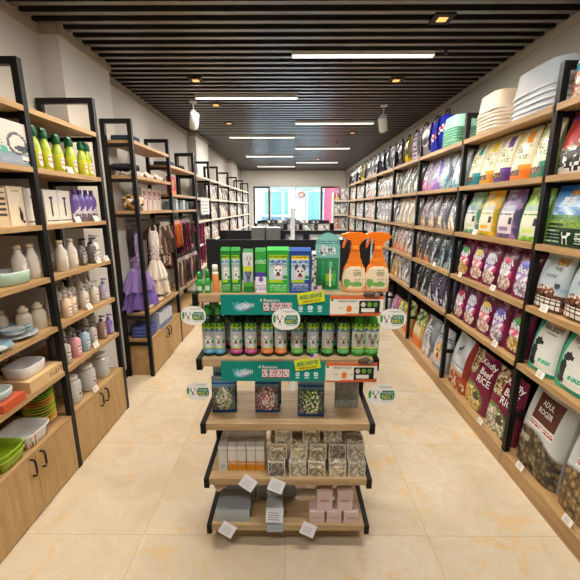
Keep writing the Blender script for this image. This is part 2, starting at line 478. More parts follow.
b = MB(); b.box(-.075, .075, -.075, .075, 0, .012, (30, 28, 26)); 
d = MB(); d.box(-.034, .034, -.03, .03, -.004, 0, (255, 200, 140))
proto('spot', 'recessed_spotlight', 'spotlight', None, (('trim_plate', b, METAL), ('lens', d, WARMM)))
SPOTS = [(1.10, 3.003, 'nearest square warm recessed spotlight near the right wall'), (1.133, 4.303, 'second square warm recessed spotlight near the right wall'),
         (-1.05, 4.291, 'nearest square recessed spotlight on the left half of the ceiling'), (-1.03, 5.247, 'second square recessed spotlight on the left half of the ceiling'),
         (-1.04, 6.331, 'third square recessed spotlight on the left half of the ceiling'), (1.12, 7.1, 'third square recessed spotlight near the right wall'),
         (.744, 10.8, 'small recessed spotlight far back near the front window')]
for x, y, lab in SPOTS:
    spawn('spot', lab, (x, y, CH - .012), 0, 'recessed spotlights')
def spot(x, y, z, tx, ty, tz, e, ang=70, c=(1, .76, .5), r=.04):
    l = bpy.data.lights.new('spot_beam', 'SPOT'); l.energy = e; l.spot_size = radians(ang); l.spot_blend = .8; l.color = c; l.shadow_soft_size = r
    import mathutils
    q = mathutils.Vector((tx - x, ty - y, tz - z)).to_track_quat('-Z', 'Y').to_euler()
    return obj('spot_beam', l, None, (x, y, z), q)
b = MB(); b.loft([(-.02, .05, .05), (.0, .05, .05)], 16, 2, (225, 225, 222)); b.bar((0, 0, -.02), (0, 0, -.12), .008, (225, 225, 222)); b.bar((-.03, 0, -.12), (.03, 0, -.12), .007, (225, 225, 222))
b.bar((-.035, 0, -.12), (-.05, .02, -.22), .006, (225, 225, 222)); b.bar((.035, 0, -.12), (.05, .02, -.22), .006, (225, 225, 222))
d = MB(); d.loft([(-.1, .052, .052), (-.09, .06, .06), (.08, .06, .06), (.1, .045, .045)], 18, 2, (228, 228, 224))
for i, v in enumerate(d.v):
    x, y, z = v; a = radians(35); d.v[i] = (x, y * cos(a) - z * sin(a), y * sin(a) + z * cos(a) - .24)
e2 = MB(); e2.loft([(-.103, .046, .046), (-.1, .046, .046)], 18, 2, (40, 38, 36))
for i, v in enumerate(e2.v):
    x, y, z = v; a = radians(35); e2.v[i] = (x, y * cos(a) - z * sin(a), y * sin(a) + z * cos(a) - .24)
proto('track', 'hanging_spotlight', 'spotlight', None, (('bracket', b, METAL), ('lamp_head', d, PLASTIC, (0, 0, 0), [('lens', e2, PLASTIC)])))
spawn('track', 'white cylindrical spotlight hanging from the ceiling above the left aisle', (-1.30, 5.1, CH), .5, 'white hanging spotlights')
spawn('track', 'white cylindrical spotlight hanging from the ceiling near the right shelves', (1.25, 5.3, CH), -.5, 'white hanging spotlights')
b = MB(); b.loft([(-.04, .016, .016), (-.034, .02, .02), (-.025, .008, .008), (0, .02, .02), (.05, .008, .008)], 12, 2, (74, 72, 70))
proto('sprinkler', 'sprinkler_head', 'sprinkler', (b, METAL))
for x, y, lab in ((1.36, 3.55, 'grey sprinkler head in the ceiling beside the nearest linear light'), (.95, 8.05, 'grey sprinkler head in the ceiling toward the right shelves'), (-.9, 8.35, 'small dark sprinkler head far along the left ceiling')):
    spawn('sprinkler', lab, (x, y, CH), 0, 'sprinkler heads')

# ------------------------------------------------------------------ shelving
BLK = (20, 19, 19)
RB = [1.115, 2.225, 3.345, 4.455, 5.55, 6.65, 7.75, 8.75, 9.75]
RZ = [2.37, 1.98, 1.58, 1.19, .79, .11]
RBN = ['nearest', 'second', 'third', 'fourth', 'fifth', 'sixth', 'seventh', 'farthest']
def post(b, x, y, z1, s=.038): b.box(x - s / 2, x + s / 2, y - s / 2, y + s / 2, 0, z1, BLK)
def upright(par, xf, xb, y, zt, zs, dz=.036):
    """one ladder frame: posts and rungs, each a part"""
    for x in (xf, xb):
        b = MB(); post(b, x, y, zt); obj('post', b.mesh('post', METAL), par)
    x0, x1 = min(xf, xb) + .019, max(xf, xb) - .019
    b = MB(); b.box(x0, x1, y - .019, y + .019, zt - .038, zt, BLK); obj('top_rail', b.mesh('top_rail', METAL), par)
    for z in zs:
        b = MB(); b.box(x0, x1, y - .015, y + .015, z - dz - .034, z - dz - .002, BLK); obj('rung', b.mesh('rung', METAL), par)
SHC = (205, 165, 115)
HOLD = ['meadow bags and large sacks', 'white trays and maroon bags', 'green trays and dark bags', 'dotted carrier and cream bags',
        'pale carriers and grey bags', 'pale bags, beyond the yellow flashes', 'small pale bags', 'small pale bags nearest the front window']
for k in range(8):
    y0, y1 = RB[k], RB[k + 1]
    t = thing('shelving_unit', '%s right wall shelving bay, oak boards, holding %s' % (RBN[k], HOLD[k]), 'shelving', 'right wall shelving bays')
    b = MB(); b.box(1.985, 2.0, y0 + .02, y1 - .02, .1, 2.36, (34, 32, 31)); obj('back_panel', b.mesh('back_panel', METAL), t)  # near-black sheet filling the dark gaps behind the bags
    for i, z in enumerate(RZ[:5]):
        b = MB(); b.box(1.497, 1.98, y0 + .019, y1 - .019, z - .036, z, SHC)
        obj('shelf', b.mesh('shelf', OAK), t)
    b = MB(); b.box(1.497, 1.98, y0 + .004, y1 - .004, 0, .11, SHC); obj('plinth', b.mesh('plinth', OAK), t)
    for y in ([y0] + ([y1] if k == 7 else [])):
        # posts stand just behind the board fronts
        for x in (1.525, 1.955):
            b = MB(); b.box(x - .019, x + .019, y - .0185, y + .0185, .112 if x > 1.9 else 0, 2.59, BLK); obj('post', b.mesh('post', METAL), t)
        b = MB(); b.box(1.545, 1.935, y - .0185, y + .0185, 2.552, 2.59, BLK); obj('top_rail', b.mesh('top_rail', METAL), t)
        for z in RZ[:5] + [.45]:
            b = MB(); b.box(1.545, 1.935, y - .015, y + .015, z - .07, z - .038, BLK); obj('rung', b.mesh('rung', METAL), t)

LZ = [2.355, 2.027, 1.695, 1.375, 1.055, .745]
def handle_mb(side=1):
    b = MB(); b.tube([(0, 0, -.055), (.022, 0, -.05), (.028, 0, -.03), (.028, 0, .03), (.022, 0, .05), (0, 0, .055)], .006, (24, 23, 23), 8); return b
HM = handle_mb().mesh('handle', METAL)
def cabinet(par, xf, xb, y0, y1, zt, ndoor=2):
    b = MB(); b.box(xb, xf - .02, y0, y1, .0, zt - .02, SHC); obj('cabinet_box', b.mesh('cabinet_box', OAK), par)
    w = (y1 - y0) / ndoor
    for i in range(ndoor):
        b = MB(); b.box(xf - .018, xf - .002, y0 + i * w + .002, y0 + (i + 1) * w - .002, .012, zt - .022, SHC)
        dd = obj('door', b.mesh('door', DOORW), par)
        yy = y0 + (i + 1) * w - .04 if i % 2 == 0 else y0 + i * w + .04
        obj('handle', HM, dd, (xf - .002, yy, zt - .085))
    b = MB(); b.box(xb, xf - .001, y0, y1, zt - .02, zt, SHC); obj('cabinet_top', b.mesh('cabinet_top', OAK), par)

for k, (y0, y1, lab) in enumerate(((1.43, 2.18, 'nearest left wall shelving bay in oak and black, with litter trays on its cabinet'),
                                   (2.18, 2.935, 'second left wall shelving bay in oak and black, yellow green bottles on top'))):
    t = thing('shelving_unit', lab, 'shelving', 'left wall shelving bays')
    for z in LZ:
        b = MB(); b.box(-1.93, -1.502, y0 + .019, y1 - .019, z - .03, z, SHC); obj('shelf', b.mesh('shelf', OAK), t)
    upright(t, -1.52, -1.91, y0, 2.6, LZ, .03)
    if k == 1: upright(t, -1.52, -1.91, y1, 2.6, LZ, .03)
    cabinet(t, -1.502, -1.93, y0 + .0195, y1 - .0195, .415)
# the clothing unit beyond the pillar
U2 = [3.58, 4.60, 5.73]
for k in range(2):
    y0, y1 = U2[k], U2[k + 1]
    zs = [2.42, 2.10, 1.765, .715] if k == 0 else [2.31, 1.96, 1.765, .715]
    t = thing('shelving_unit', ['shelving bay past the pillar, holding the hanging purple and white dresses', 'black framed shelving bay past the dresses, hung with leashes'][k], 'shelving', 'left wall shelving bays')
    for z in zs:
        b = MB(); b.box(-1.79, -1.502, y0 + .019, y1 - .019, z - .03, z, SHC); obj('shelf', b.mesh('shelf', OAK), t)
    upright(t, -1.52, -1.77, y0, 2.6, zs + [.42], .03)
    if k == 1: upright(t, -1.52, -1.77, y1, 2.6, zs, .03)
    b = MB(); b.tube([(-1.64, y0 + .02, 1.66), (-1.64, y1 - .02, 1.66)], .011, (40, 38, 38)); obj('hanging_rail', b.mesh('hanging_rail', METAL), t)
    cabinet(t, -1.502, -1.79, y0 + .0195, y1 - .0195, .42)
LF = [5.78, 6.76, 7.56, 8.8, 10.1, 11.3, 12.7]
LFZ = [2.3, 1.95, 1.58, 1.2, .82, .44]
LFN = ['first', 'second', 'third', 'fourth', 'fifth', 'last']
for k in range(6):
    y0, y1 = LF[k], LF[k + 1]
    t = thing('shelving_unit', '%s bay of pale shelving in thin black frames, far left wall' % LFN[k], 'shelving', 'left wall shelving bays')
    for z in LFZ:
        b = MB(); b.box(-1.79, -1.502, y0 + .019, y1 - .019, z - .03, z, (224, 214, 196)); obj('shelf', b.mesh('shelf', CARD), t)
    upright(t, -1.52, -1.77, y0 if k else y0 + .02, 2.6, LFZ, .03)
    if k == 5: upright(t, -1.52, -1.77, y1, 2.6, LFZ, .03)

# ------------------------------------------------------------------ pet food bags (right wall)
def bag_mb(w, h, t, paint, side, nu=26, nv=36, dome=0.0, top=.05, seal=.06):
    def g(v):
        if v > 1 - seal: return top
        q = v / (1 - seal)
        return max(top, (.82 + .18 * sin(min(q * 3, 1) * pi / 2)) * (1 - q ** 3.2 * (1 - top)))
    def hw(v):
        k = 1 - .05 * v * v
        if dome and v > 1 - dome: q = (v - 1 + dome) / dome; k *= sqrt(max(.12, 1 - (q * .97) ** 2.4))
        return w / 2 * k
    def S(u): t_ = 2 * u - 1; return .55 * t_ + .45 * sin(t_ * pi / 2)
    def prof(s): return max(0, 1 - abs(s) ** 5) ** .5
    def front(u, v): s = S(u); return (s * hw(v), -t / 2 * g(v) * prof(s) - .004 * sin(9 * u + 7 * v + w * 90) * prof(s) * min(1, v * 8), v * h)
    def back(u, v): s = S(1 - u); return (s * hw(v), t / 2 * g(v) * prof(s), v * h)
    b = MB()
    def pf(u, v):
        s = S(u)
        if abs(s) > .965: return sh(side, .85)
        return paint((s + 1) / 2, v)
    b.grid(front, nu, nv, pf); b.grid(back, 8, nv, lambda u, v: sh(side, .8))
    def surf(x, z):
        v = max(0, min(1, z / h)); s = max(-.95, min(.95, x / hw(v)))
        # invert S(u)=s roughly
        u = .5
        for _ in range(12): u += (s - S(u)) / 2.2
        return front(u, v)[1]
    return b, surf
def txt(surf, items):
    b = MB()
    for body, cx, cz, w, h, c in items: letter(b, body, cx, cz, w, h, c, surf, sc_=True)
    return b
WH = (238, 236, 230)
def d_cream(top, band, patch=(60, 40, 26)):
    def p(u, v):
        if v > .93: return sh((206, 196, 158), .95)
        if v > .7 and inr(u, v, .5 - (v - .7) * .3, .7, .82, 1): return top
        if v < .06: return band
        if inr(u, v, .12, .07, .6, .2): return patch if hsh(int(u * 18), int(v * 40)) > .35 else (150, 110, 80)
        if v < .2: return band
        if v < .27 and u > .5: return sh(band, 1.2)
        x = u + v * .25
        if .32 < v < .66 and .2 < u < .8 and int(v * 26) % 3 != 0 and hsh(int(x * 26), int(v * 26 / 3)) > .45 and hsh(int(x * 60), int(v * 60)) > .4: return (136, 134, 104)
        if v > .72 and u < .3: return mix((214, 206, 168), top, .35)
        return mix((218, 210, 172), (238, 232, 204), hsh(int(u * 5), int(v * 5)) * .6)
    return p
def d_panel(c, c2):
    def p(u, v):
        if inr(u, v, .18, .08, .86, .56): 
            if inr(u, v, .66, .28, .82, .42): return (60, 46, 60)
            if .15 < v < .22 and .3 < u < .7: return c2
            if .44 < v < .5 and lines(u, v, 60): return sh(c, .7)
            return mix((226, 220, 212), c, .12)
        if inr(u, v, .18, .56, .86, .68): return mix((170, 186, 200), c, .25)
        if inel(u, v, .3, .9, .2, .09): return mix(c, (255, 255, 255), .3)
        k = hsh(int(u * 7 + v * 5), int(v * 8 - u * 4))
        return mix(c, c2, k) if k > .3 else sh(c, .85)
    return p
def d_maroon(seed):
    top = [(90, 170, 90), (236, 206, 90), (214, 216, 232), (206, 60, 90), (120, 110, 210)][seed]
    mid = [(226, 90, 110), (236, 130, 140), (150, 120, 190), (206, 196, 206), (170, 140, 200)][seed]
    food = [[(226, 190, 110), (240, 214, 150), (200, 150, 80)], [(240, 206, 190), (226, 176, 166), (250, 230, 214)], [(232, 200, 186), (214, 160, 150), (244, 224, 206)], [(226, 200, 180), (196, 150, 140), (240, 224, 210)], [(214, 206, 214), (170, 150, 170), (236, 230, 234)]][seed]
    def p(u, v):
        x = u + (v - .5) * .1
        base = mix((84, 18, 46), (124, 30, 74), .5 + .5 * sin(u * 9 + v * 7 + seed))
        if inel(x, v, .5, .2, .37, .17) and v > .06: return kib(u, v, 6, food, 9, seed)
        if inel(x, v, .44, .69, .2, .07): return top
        if inel(x, v, .5, .62, .32, .12): return (232, 228, 232) if (u * 7 + v * 9) % 1 > .45 else mix(top, (60, 50, 110), .6)
        if inel(x, v, .46, .45, .3, .14): return mix(mid, (250, 240, 236), .5 + .5 * sin(u * 17 - v * 23)) if v < .47 else mid
        if inel(x, v, .72, .4, .14, .1): return (196, 70, 120)
        if .84 < v < .92 and .32 < u < .68 and hsh(int(u * 24), int(v * 40)) > .5: return (190, 150, 176)
        return base
    return p
def d_rice(seed):
    def p(u, v):
        if v > .58 and u < .36 - (v - .9) * .3: return kib(u, v, 9, [(206, 186, 140), (170, 140, 90), (226, 210, 170), (120, 40, 50)], 14, seed)
        if inel(u, v, .36, .18, .5, .26): 
            if not inel(u, v, .36, .16, .44, .22): return (96, 120, 60)
            if inel(u, v, .6, .26, .12, .07): return (70, 56, 46)
            return kib(u, v, 8, [(226, 190, 96), (206, 164, 70), (240, 214, 140)] if seed == 0 else [(226, 214, 190), (190, 170, 140), (240, 234, 216), (150, 170, 110)], 12, seed)
        return mix((104, 18, 48), (128, 26, 62), hsh(int(u * 5), int(v * 6), seed))
    return p
def d_land(u, v):
    if v < .3:
        if standdog(u, v, .6, .15, .12) : return (240, 240, 236)
        if inr(u, v, .05, .05, .46, .27) and int(v * 50) % 3 == 0 and lines(u, v, 50, 1): return (160, 186, 160)
        if u > .8 and .06 < v < .24 and lines(u, v, 44): return (190, 206, 190)
        return (24, 54, 38)
    if v < .52:
        k = hsh(int(u * 26), int(v * 40))
        if inr(u, v, .08, .33, .5, .37): return (30, 50, 30)
        return mix((70, 110, 46), (150, 170, 80), k) if v < .45 else mix((50, 90, 50), (96, 140, 70), k)
    if v < .64: return mix((214, 222, 226), (60, 110, 170), abs(sin(u * 9 + v * 14)) * .9)
    if inr(u, v, .36, .84, .76, .91): return (206, 160, 70) if hsh(int(u * 26), int(v * 60)) > .25 else (150, 100, 40)
    return mix((170, 204, 226), (46, 110, 186), (v - .64) / .36 + .15 * sin(u * 8))
def d_greyblue(u, v):
    if v < .3:
        if inr(u, v, .1, .04, .92, .22): return (226, 222, 212) if (u * 6 % 1 > .18 and v * 16 % 1 > .25) else (90, 70, 58)
        return kib(u, v, 8, [(110, 70, 50), (70, 40, 30), (150, 100, 70)], 16, 3)
    if inel(u, v, .42, .33, .34, .1): return kib(u, v, 9, [(110, 66, 46), (150, 96, 66), (226, 206, 190)], 18, 5)
    if inr(u, v, .45, .8, .82, .93): return (184, 150, 96) if hsh(int(u * 24), int(v * 50)) > .2 else (110, 84, 50)
    if inel(u, v, .76, .46, .1, .05): return (70, 76, 84)
    if .36 < v < .44: return (150, 172, 186)
    return mix((196, 204, 206), (150, 168, 178), (1 - v) * .9 + .15 * sin(u * 6))
def d_real(acc):
    def p(u, v):
        e = .24 - .1 * sin(v * 3.0) + .1 * (1 - v)
        if sitdog(u, v, .29, .38, .3): return (52, 56, 60)
        if u < e: return acc
        if inr(u, v, .55, .84, .9, .94): return (214, 190, 140)
        if inr(u, v, .5, .2, .86, .28): return acc if lines(u, v, 40, .7) else (200, 220, 206)
        if .1 < v < .17 and u > .45: return (190, 170, 150) if lines(u, v, 40) else (222, 220, 210)
        if v < .06: return sh(acc, .8)
        return mix((216, 216, 206), (232, 232, 224), u)
    return p
def d_sack(lab, kibs, seed):
    def p(u, v):
        w = .34 + .09 * sin(u * 3.2 + .4)
        if v < w: return kib(u, v, 9, kibs, 12, seed)
        if inr(u, v, .25, .56, .82, .84): return lab
        if inr(u, v, .25, .47, .82, .55): return (232, 230, 224) if not (.49 < v < .53 and lines(u, v, 48, .8)) else (176, 60, 56)
        if v < w + .02: return (150, 150, 146)
        return mix((206, 208, 204), (186, 190, 186), .5 + .5 * sin(u * 11 + v * 6))
    return p
def d_teal(u, v):
    if v < .42 - .1 * u: return kib(u, v, 7, [(200, 120, 84), (226, 190, 150), (160, 80, 56), (236, 220, 196)], 9, 4)
    if abs(v - .62 - .18 * (u - .5)) < .035 or abs(v - .76 - .16 * (u - .5)) < .03: return (226, 240, 240)
    if v > .86: return (20, 90, 116)
    return (24, 134, 156)
def d_red(u, v):
    if v < .4:
        k = hsh(int(u * 16), int(v * 24), 2)
        if inel(u, v, .52, .22, .26, .2): return (26, 24, 24) if k > .45 else (216, 214, 210)
        if v < .1: return (196, 192, 186)
        return mix((70, 68, 68), (130, 126, 122), k)
    if inel(u, v, .74, .66, .24, .08) and v > .6: return (226, 140, 50)
    if v < .62 - .25 * (1 - u) or inel(u, v, .8, .55, .3, .13): return kib(u, v, 7, [(206, 140, 90), (240, 226, 206), (150, 70, 46), (226, 190, 150)], 10, 6)
    if .86 < v < .92: return (92, 60, 130) if lines(u, v, 40, .9) else (150, 40, 40)
    return (150, 38, 34)
def d_silver(base, dark, acc, seed):
    def p(u, v):
        x = u + .14 * sin(v * 6 + seed)
        if v > .93: return sh(base, .75)
        if inel(x, v, .42 + .16 * hsh(seed), .3, .15, .085): return acc
        if inel(x, v, .3 + .3 * hsh(seed, 2), .16, .12, .06): return mix(acc, (250, 240, 220), .4)
        if v < .2 and (x * 3 + seed) % 1 > .45: return acc if seed % 2 else mix(acc, base, .5)
        if inr(u, v, .2, .5, .62, .78): return mix(dark, base, .25) if lines(u, v, 24, .55, seed) else mix(base, (255, 255, 255), .45)
        if abs(x - .68 + .26 * (v - .5)) < .13: return dark
        if abs(x - .5 + .26 * (v - .5)) < .05: return mix(base, (255, 255, 255), .6)  # film highlight painted in as a bright streak
        if v < .08: return mix(dark, acc, .4)
        return mix(base, sh(base, .74), hsh(int(u * 4), int(v * 5), seed))
    return p
def d_bigwhite(u, v):
    if v < .36 and inel(u, v, .35, .1, .6, .24): return kib(u, v, 8, [(214, 96, 46), (230, 180, 130), (246, 226, 200), (190, 70, 40)], 10, 3)
    if v < .3: return (176, 60, 34)
    if u > .84: return (138, 50, 34)
    if v < .37: return (206, 150, 110)
    if standdog(u, v, .4, .72, .12): return (60, 66, 70)
    if .44 < v < .5 and lines(u, v, 30): return (120, 124, 128)
    return mix((218, 222, 224), (182, 190, 194), .5 + .5 * sin(u * 9 + v * 13))
def d_orange(seed):
    def p(u, v):
        if v < .25: return (226, 120, 40)
        if v > .6: return kib(u, v, 5, [(150, 180, 90), (206, 210, 150), (90, 120, 60)], 6, seed)
        if inr(u, v, .2, .32, .85, .56): return (226, 206, 170)
        return (206, 170, 110)
    return p
def d_dogbag(u, v):
    if inel(u, v, .42, .4, .26, .24): return dogface(u, v, .42, .4, .26, (226, 190, 140), (190, 140, 90), (214, 180, 140))
    if .72 < v < .84 and lines(u, v, 26): return (96, 104, 120)
    if v < .1: return (150, 160, 176)
    return mix((206, 210, 212), (170, 178, 188), .5 + .5 * sin(u * 7 + v * 9))

def make_bag(key, w, h, t, paint, side, text=(), dome=0.0, nu=26, nv=36, top=.05, seal=.06, lab='lettering'):
    b, surf = bag_mb(w, h, t, paint, side, nu, nv, dome, top, seal)
    parts = []
    for one in text: parts.append((lab, txt(surf, [one]), FILM))
    proto(key, 'pet_food_bag', 'pet food bag', (b, FILM), parts)
    BAGT[key] = t; BAGH[key] = h
BAGT = {}; BAGH = {}
DK = (40, 42, 44)
for key, top, band in (('cream_teal', (40, 150, 150), (38, 120, 130)), ('cream_yellow', (226, 200, 50), (206, 140, 40)), ('cream_purple', (96, 70, 150), (84, 50, 120)), ('cream_orange', (230, 140, 40), (226, 120, 30)), ('cream_green', (50, 150, 60), (44, 110, 80))):
    make_bag(key, .215, .325, .11, d_cream(top, band), mix(band, (190, 150, 60), .4), [('Natural', -.012, .195, .07, .013, (104, 104, 80)), ('recipe', -.005, .172, .05, .01, (104, 104, 80))], top=.08)
for key, c, c2 in (('panel_teal', (110, 176, 150), (190, 200, 150)), ('panel_yellow', (214, 196, 60), (236, 170, 50)), ('panel_purple', (96, 84, 130), (150, 110, 160)), ('panel_lime', (130, 196, 60), (200, 220, 120))):
    make_bag(key, .245, .33, .11, d_panel(c, c2), c, [('Pet', .0, .285, .07, .024, WH)], top=.08)
for s in range(5):
    make_bag('maroon%d' % s, .22, .335, .11, d_maroon(s), (104, 22, 60), [('Kitty', -.005, .185, .1, .045, (244, 240, 240))])
make_bag('rice_yellow', .36, .5, .14, d_rice(0), (112, 20, 50), [('Kindly', .07, .425, .2, .06, WH), ('Beef', .075, .355, .15, .055, WH), ('RICE', .075, .285, .16, .06, WH)])
make_bag('rice_white', .36, .5, .14, d_rice(1), (112, 20, 50), [('Kindly', .07, .425, .2, .06, WH), ('Beef', .075, .355, .15, .055, WH), ('RICE', .075, .285, .16, .06, WH)])
make_bag('landscape', .36, .355, .12, d_land, (56, 100, 70), [('草原', -.02, .262, .1, .05, WH)], nu=64, nv=72)
_b, _sf = bag_mb(.36, .355, .12, lambda u, v: WH, WH, 20, 20)
PROTO['landscape'][3].append(('lettering', txt(_sf, [('CLASSIC', -.03, .21, .2, .02, (150, 190, 220))]).mesh('lettering', FILM), (0, 0, 0), [], None))
make_bag('greyblue', .235, .34, .12, d_greyblue, (160, 176, 186), [('牛肉', .03, .255, .055, .026, DK), ('DOG FOOD', .0, .21, .08, .016, DK)], nu=36, nv=44)
make_bag('realbody', .235, .345, .1, d_real((44, 170, 128)), (150, 190, 172), [('REAL BODY', .022, .288, .15, .03, DK), ('LOW GRAIN', .03, .256, .085, .013, DK)], nu=40, nv=46)
make_bag('realbody_red', .235, .345, .1, d_real((206, 50, 60)), (190, 46, 54), [('REAL BODY', .022, .288, .15, .03, DK), ('LOW GRAIN', .03, .256, .085, .013, DK)], nu=40, nv=46)
make_bag('sack_brown', .39, .62, .2, d_sack((92, 50, 36), [(110, 92, 62), (84, 70, 48), (140, 120, 84), (60, 50, 36)], 1), (196, 198, 192),
         [('ADUL', .01, .475, .1, .036, WH), ('ROGER', .012, .42, .13, .036, WH)], dome=.16, nu=64, nv=90, top=.3, seal=.02)
_b, _sf = bag_mb(.39, .62, .2, lambda u, v: WH, WH, 64, 90, .16, .3, .02)
PROTO['sack_brown'][3].append(('lettering', txt(_sf, [('宠粮', -.085, .2, .09, .045, (206, 200, 186))]).mesh('lettering', FILM), (0, 0, 0), [], None))
make_bag('sack_navy', .39, .62, .2, d_sack((30, 50, 62), [(150, 116, 70), (120, 92, 58), (90, 74, 50), (170, 140, 90)], 2), (206, 208, 204),
         [('PUPI', .01, .475, .1, .036, WH), ('ROGER', .012, .42, .13, .036, WH)], dome=.16, nu=64, nv=90, top=.3, seal=.02)
make_bag('teal', .32, .36, .12, d_teal, (20, 110, 130))
make_bag('red', .32, .355, .12, d_red, (130, 34, 32))
make_bag('bigwhite', .37, .52, .16, d_bigwhite, (150, 56, 38), nu=34, nv=44)
make_bag('orangebag', .33, .44, .14, d_orange(2), (216, 130, 50))
make_bag('dogbag', .33, .46, .14, d_dogbag, (180, 186, 194), nu=32, nv=40)
make_bag('greysack', .33, .46, .14, d_silver((170, 174, 178), (110, 114, 120), (206, 206, 206), 3), (150, 154, 160))
B2 = {'pinkswirl': ((206, 196, 206), (130, 110, 150), (206, 60, 150)), 'violetswirl': ((196, 190, 214), (110, 100, 170), (140, 70, 170)), 'tealswirl': ((196, 206, 206), (90, 100, 120), (60, 140, 160)),
      'paleblue': ((206, 214, 216), (110, 130, 150), (110, 160, 180)),
      'greyorange': ((176, 170, 168), (96, 90, 92), (226, 150, 80)), 'greycream': ((160, 156, 160), (80, 76, 84), (226, 206, 170)), 'greydark': ((120, 118, 126), (60, 58, 66), (206, 190, 160)),
      'blackorange': ((110, 114, 120), (36, 38, 42), (226, 140, 80)), 'blacksilver': ((90, 94, 98), (40, 44, 48), (196, 200, 200)), 'blackteal': ((70, 96, 104), (34, 44, 50), (150, 170, 176)),
      'blackbrown': ((70, 66, 66), (34, 32, 34), (170, 140, 110)), 'blackviolet': ((96, 92, 112), (44, 42, 54), (190, 186, 200)),
      'mossy': ((150, 156, 140), (46, 50, 46), (206, 210, 190)), 'ivory': ((236, 226, 204), (160, 140, 110), (200, 180, 130)), 'palegrey': ((232, 228, 222), (96, 92, 90), (176, 160, 140)),
      'peach': ((222, 200, 176), (130, 110, 96), (232, 130, 70)), 'amber': ((216, 190, 150), (140, 110, 80), (236, 160, 50)), 'white': ((246, 242, 236), (120, 114, 108), (190, 176, 160)),
      'slate': ((190, 186, 182), (66, 62, 60), (216, 206, 190)), 'rosegrey': ((230, 206, 196), (130, 100, 96), (220, 130, 110)), 'mint': ((214, 228, 214), (96, 116, 100), (110, 170, 130))}
for i, (k, (ba, dk, ac)) in enumerate(B2.items()):
    make_bag(k, .255 if i < 7 or k == 'mossy' else .21, .325, .1, d_silver(ba, dk, ac, i), mix(ba, dk, .4), nu=18, nv=24)
make_bag('pinkyellow', .3, .36, .12, d_silver((226, 130, 150), (90, 84, 150), (240, 220, 90), 5), (190, 110, 130))
make_bag('yellowbag', .3, .36, .12, d_silver((226, 210, 70), (60, 110, 150), (230, 140, 60), 8), (206, 180, 60))

DESC = {'cream_teal': 'cream bag with teal top', 'cream_yellow': 'cream bag with yellow top', 'cream_purple': 'cream bag with purple top', 'cream_orange': 'cream bag with orange top', 'cream_green': 'cream bag with green top',
        'panel_teal': 'pale green panel bag', 'panel_yellow': 'yellow panel bag', 'panel_purple': 'purple panel bag', 'panel_lime': 'lime green panel bag',
        'rice_yellow': 'maroon sack with yellow picture', 'rice_white': 'maroon sack with pale picture', 'landscape': 'blue and green meadow bag', 'greyblue': 'blue grey kibble bag',
        'realbody': 'white and green dog bag', 'realbody_red': 'white and red dog bag', 'sack_brown': 'large sack with brown label', 'sack_navy': 'large sack with navy label',
        'teal': 'teal bag with white stripes', 'red': 'red bag with spotted dog picture', 'bigwhite': 'large white and rust sack', 'orangebag': 'orange and green food bag', 'dogbag': 'silver bag with tan dog face', 'greysack': 'grey food sack',
        'pinkswirl': 'silver bag with pink swirl', 'violetswirl': 'lilac bag with violet swirl', 'tealswirl': 'silver bag with teal swirl', 'paleblue': 'pale bluish bag', 'greyorange': 'grey bag with orange base', 'greycream': 'grey bag with cream base',
        'greydark': 'dark grey bag', 'blackorange': 'black bag with orange patch', 'blacksilver': 'black and silver bag', 'blackteal': 'black and teal bag', 'blackbrown': 'black and brown bag', 'blackviolet': 'dark violet bag', 'mossy': 'dark mossy green bag',
        'ivory': 'ivory food bag', 'palegrey': 'pale grey food bag', 'peach': 'peach bag with orange patch', 'amber': 'tan bag with amber patch', 'white': 'white food bag', 'slate': 'slate grey food bag', 'rosegrey': 'rose grey food bag', 'mint': 'pale mint food bag',
        'pinkyellow': 'pink bag with violet streak', 'yellowbag': 'yellow bag with blue streak'}
for s in range(5): DESC['maroon%d' % s] = 'maroon cat food bag'
SHN = ['top board', 'second board', 'third board', 'fourth board', 'fifth board', 'bottom plinth']
def place(i): return 'leftmost' if i == 0 else ORD[i] + ' from left'
def row(bay, sh_i, keys, inset=.03, lean=-.1, pad=.03, span=None):
    """keys run from the far (left) end to the near (right) end"""
    y0, y1 = span or (RB[bay] + .03 + pad, RB[bay + 1] - .03 - pad)
    n = len(keys)
    for j, k in enumerate(keys):
        if k is None: continue
        y = y1 - (j + .5) * (y1 - y0) / n
        t = BAGT[k]
        s = random.uniform(.336, .349) / BAGH[k] if sh_i < 5 else random.uniform(.985, 1.01)
        lab = '%s, %s on %s, %s right-wall bay' % (DESC[k], place(j), SHN[sh_i], RBN[bay])
        spawn(k, lab, (1.5 + inset + t / 2 + random.uniform(0, .012), y, RZ[sh_i]), -pi / 2 + random.uniform(-.06, .06), 'pet food bags on the right wall', lean if sh_i < 5 else lean * .8, 0, (1, 1, s))
# nearest bay (only its far end is in the photograph)
row(0, 0, ['teal', 'teal'], span=(1.54, 2.19), inset=.015, lean=-.06)
row(0, 1, ['red', 'red'], span=(1.56, 2.215), inset=.012, lean=-.06)
row(0, 2, ['landscape', 'landscape'], span=(1.5, 2.225), inset=.008, lean=-.05)
row(0, 3, ['greyblue', 'greyblue', 'greyblue'], span=(1.50, 2.215), inset=.015, lean=-.07)
row(0, 4, ['realbody', 'realbody', 'realbody_red'], span=(1.475, 2.2))
row(0, 5, ['sack_brown', 'sack_navy'], span=(1.42, 2.215), inset=.03, lean=-.12)
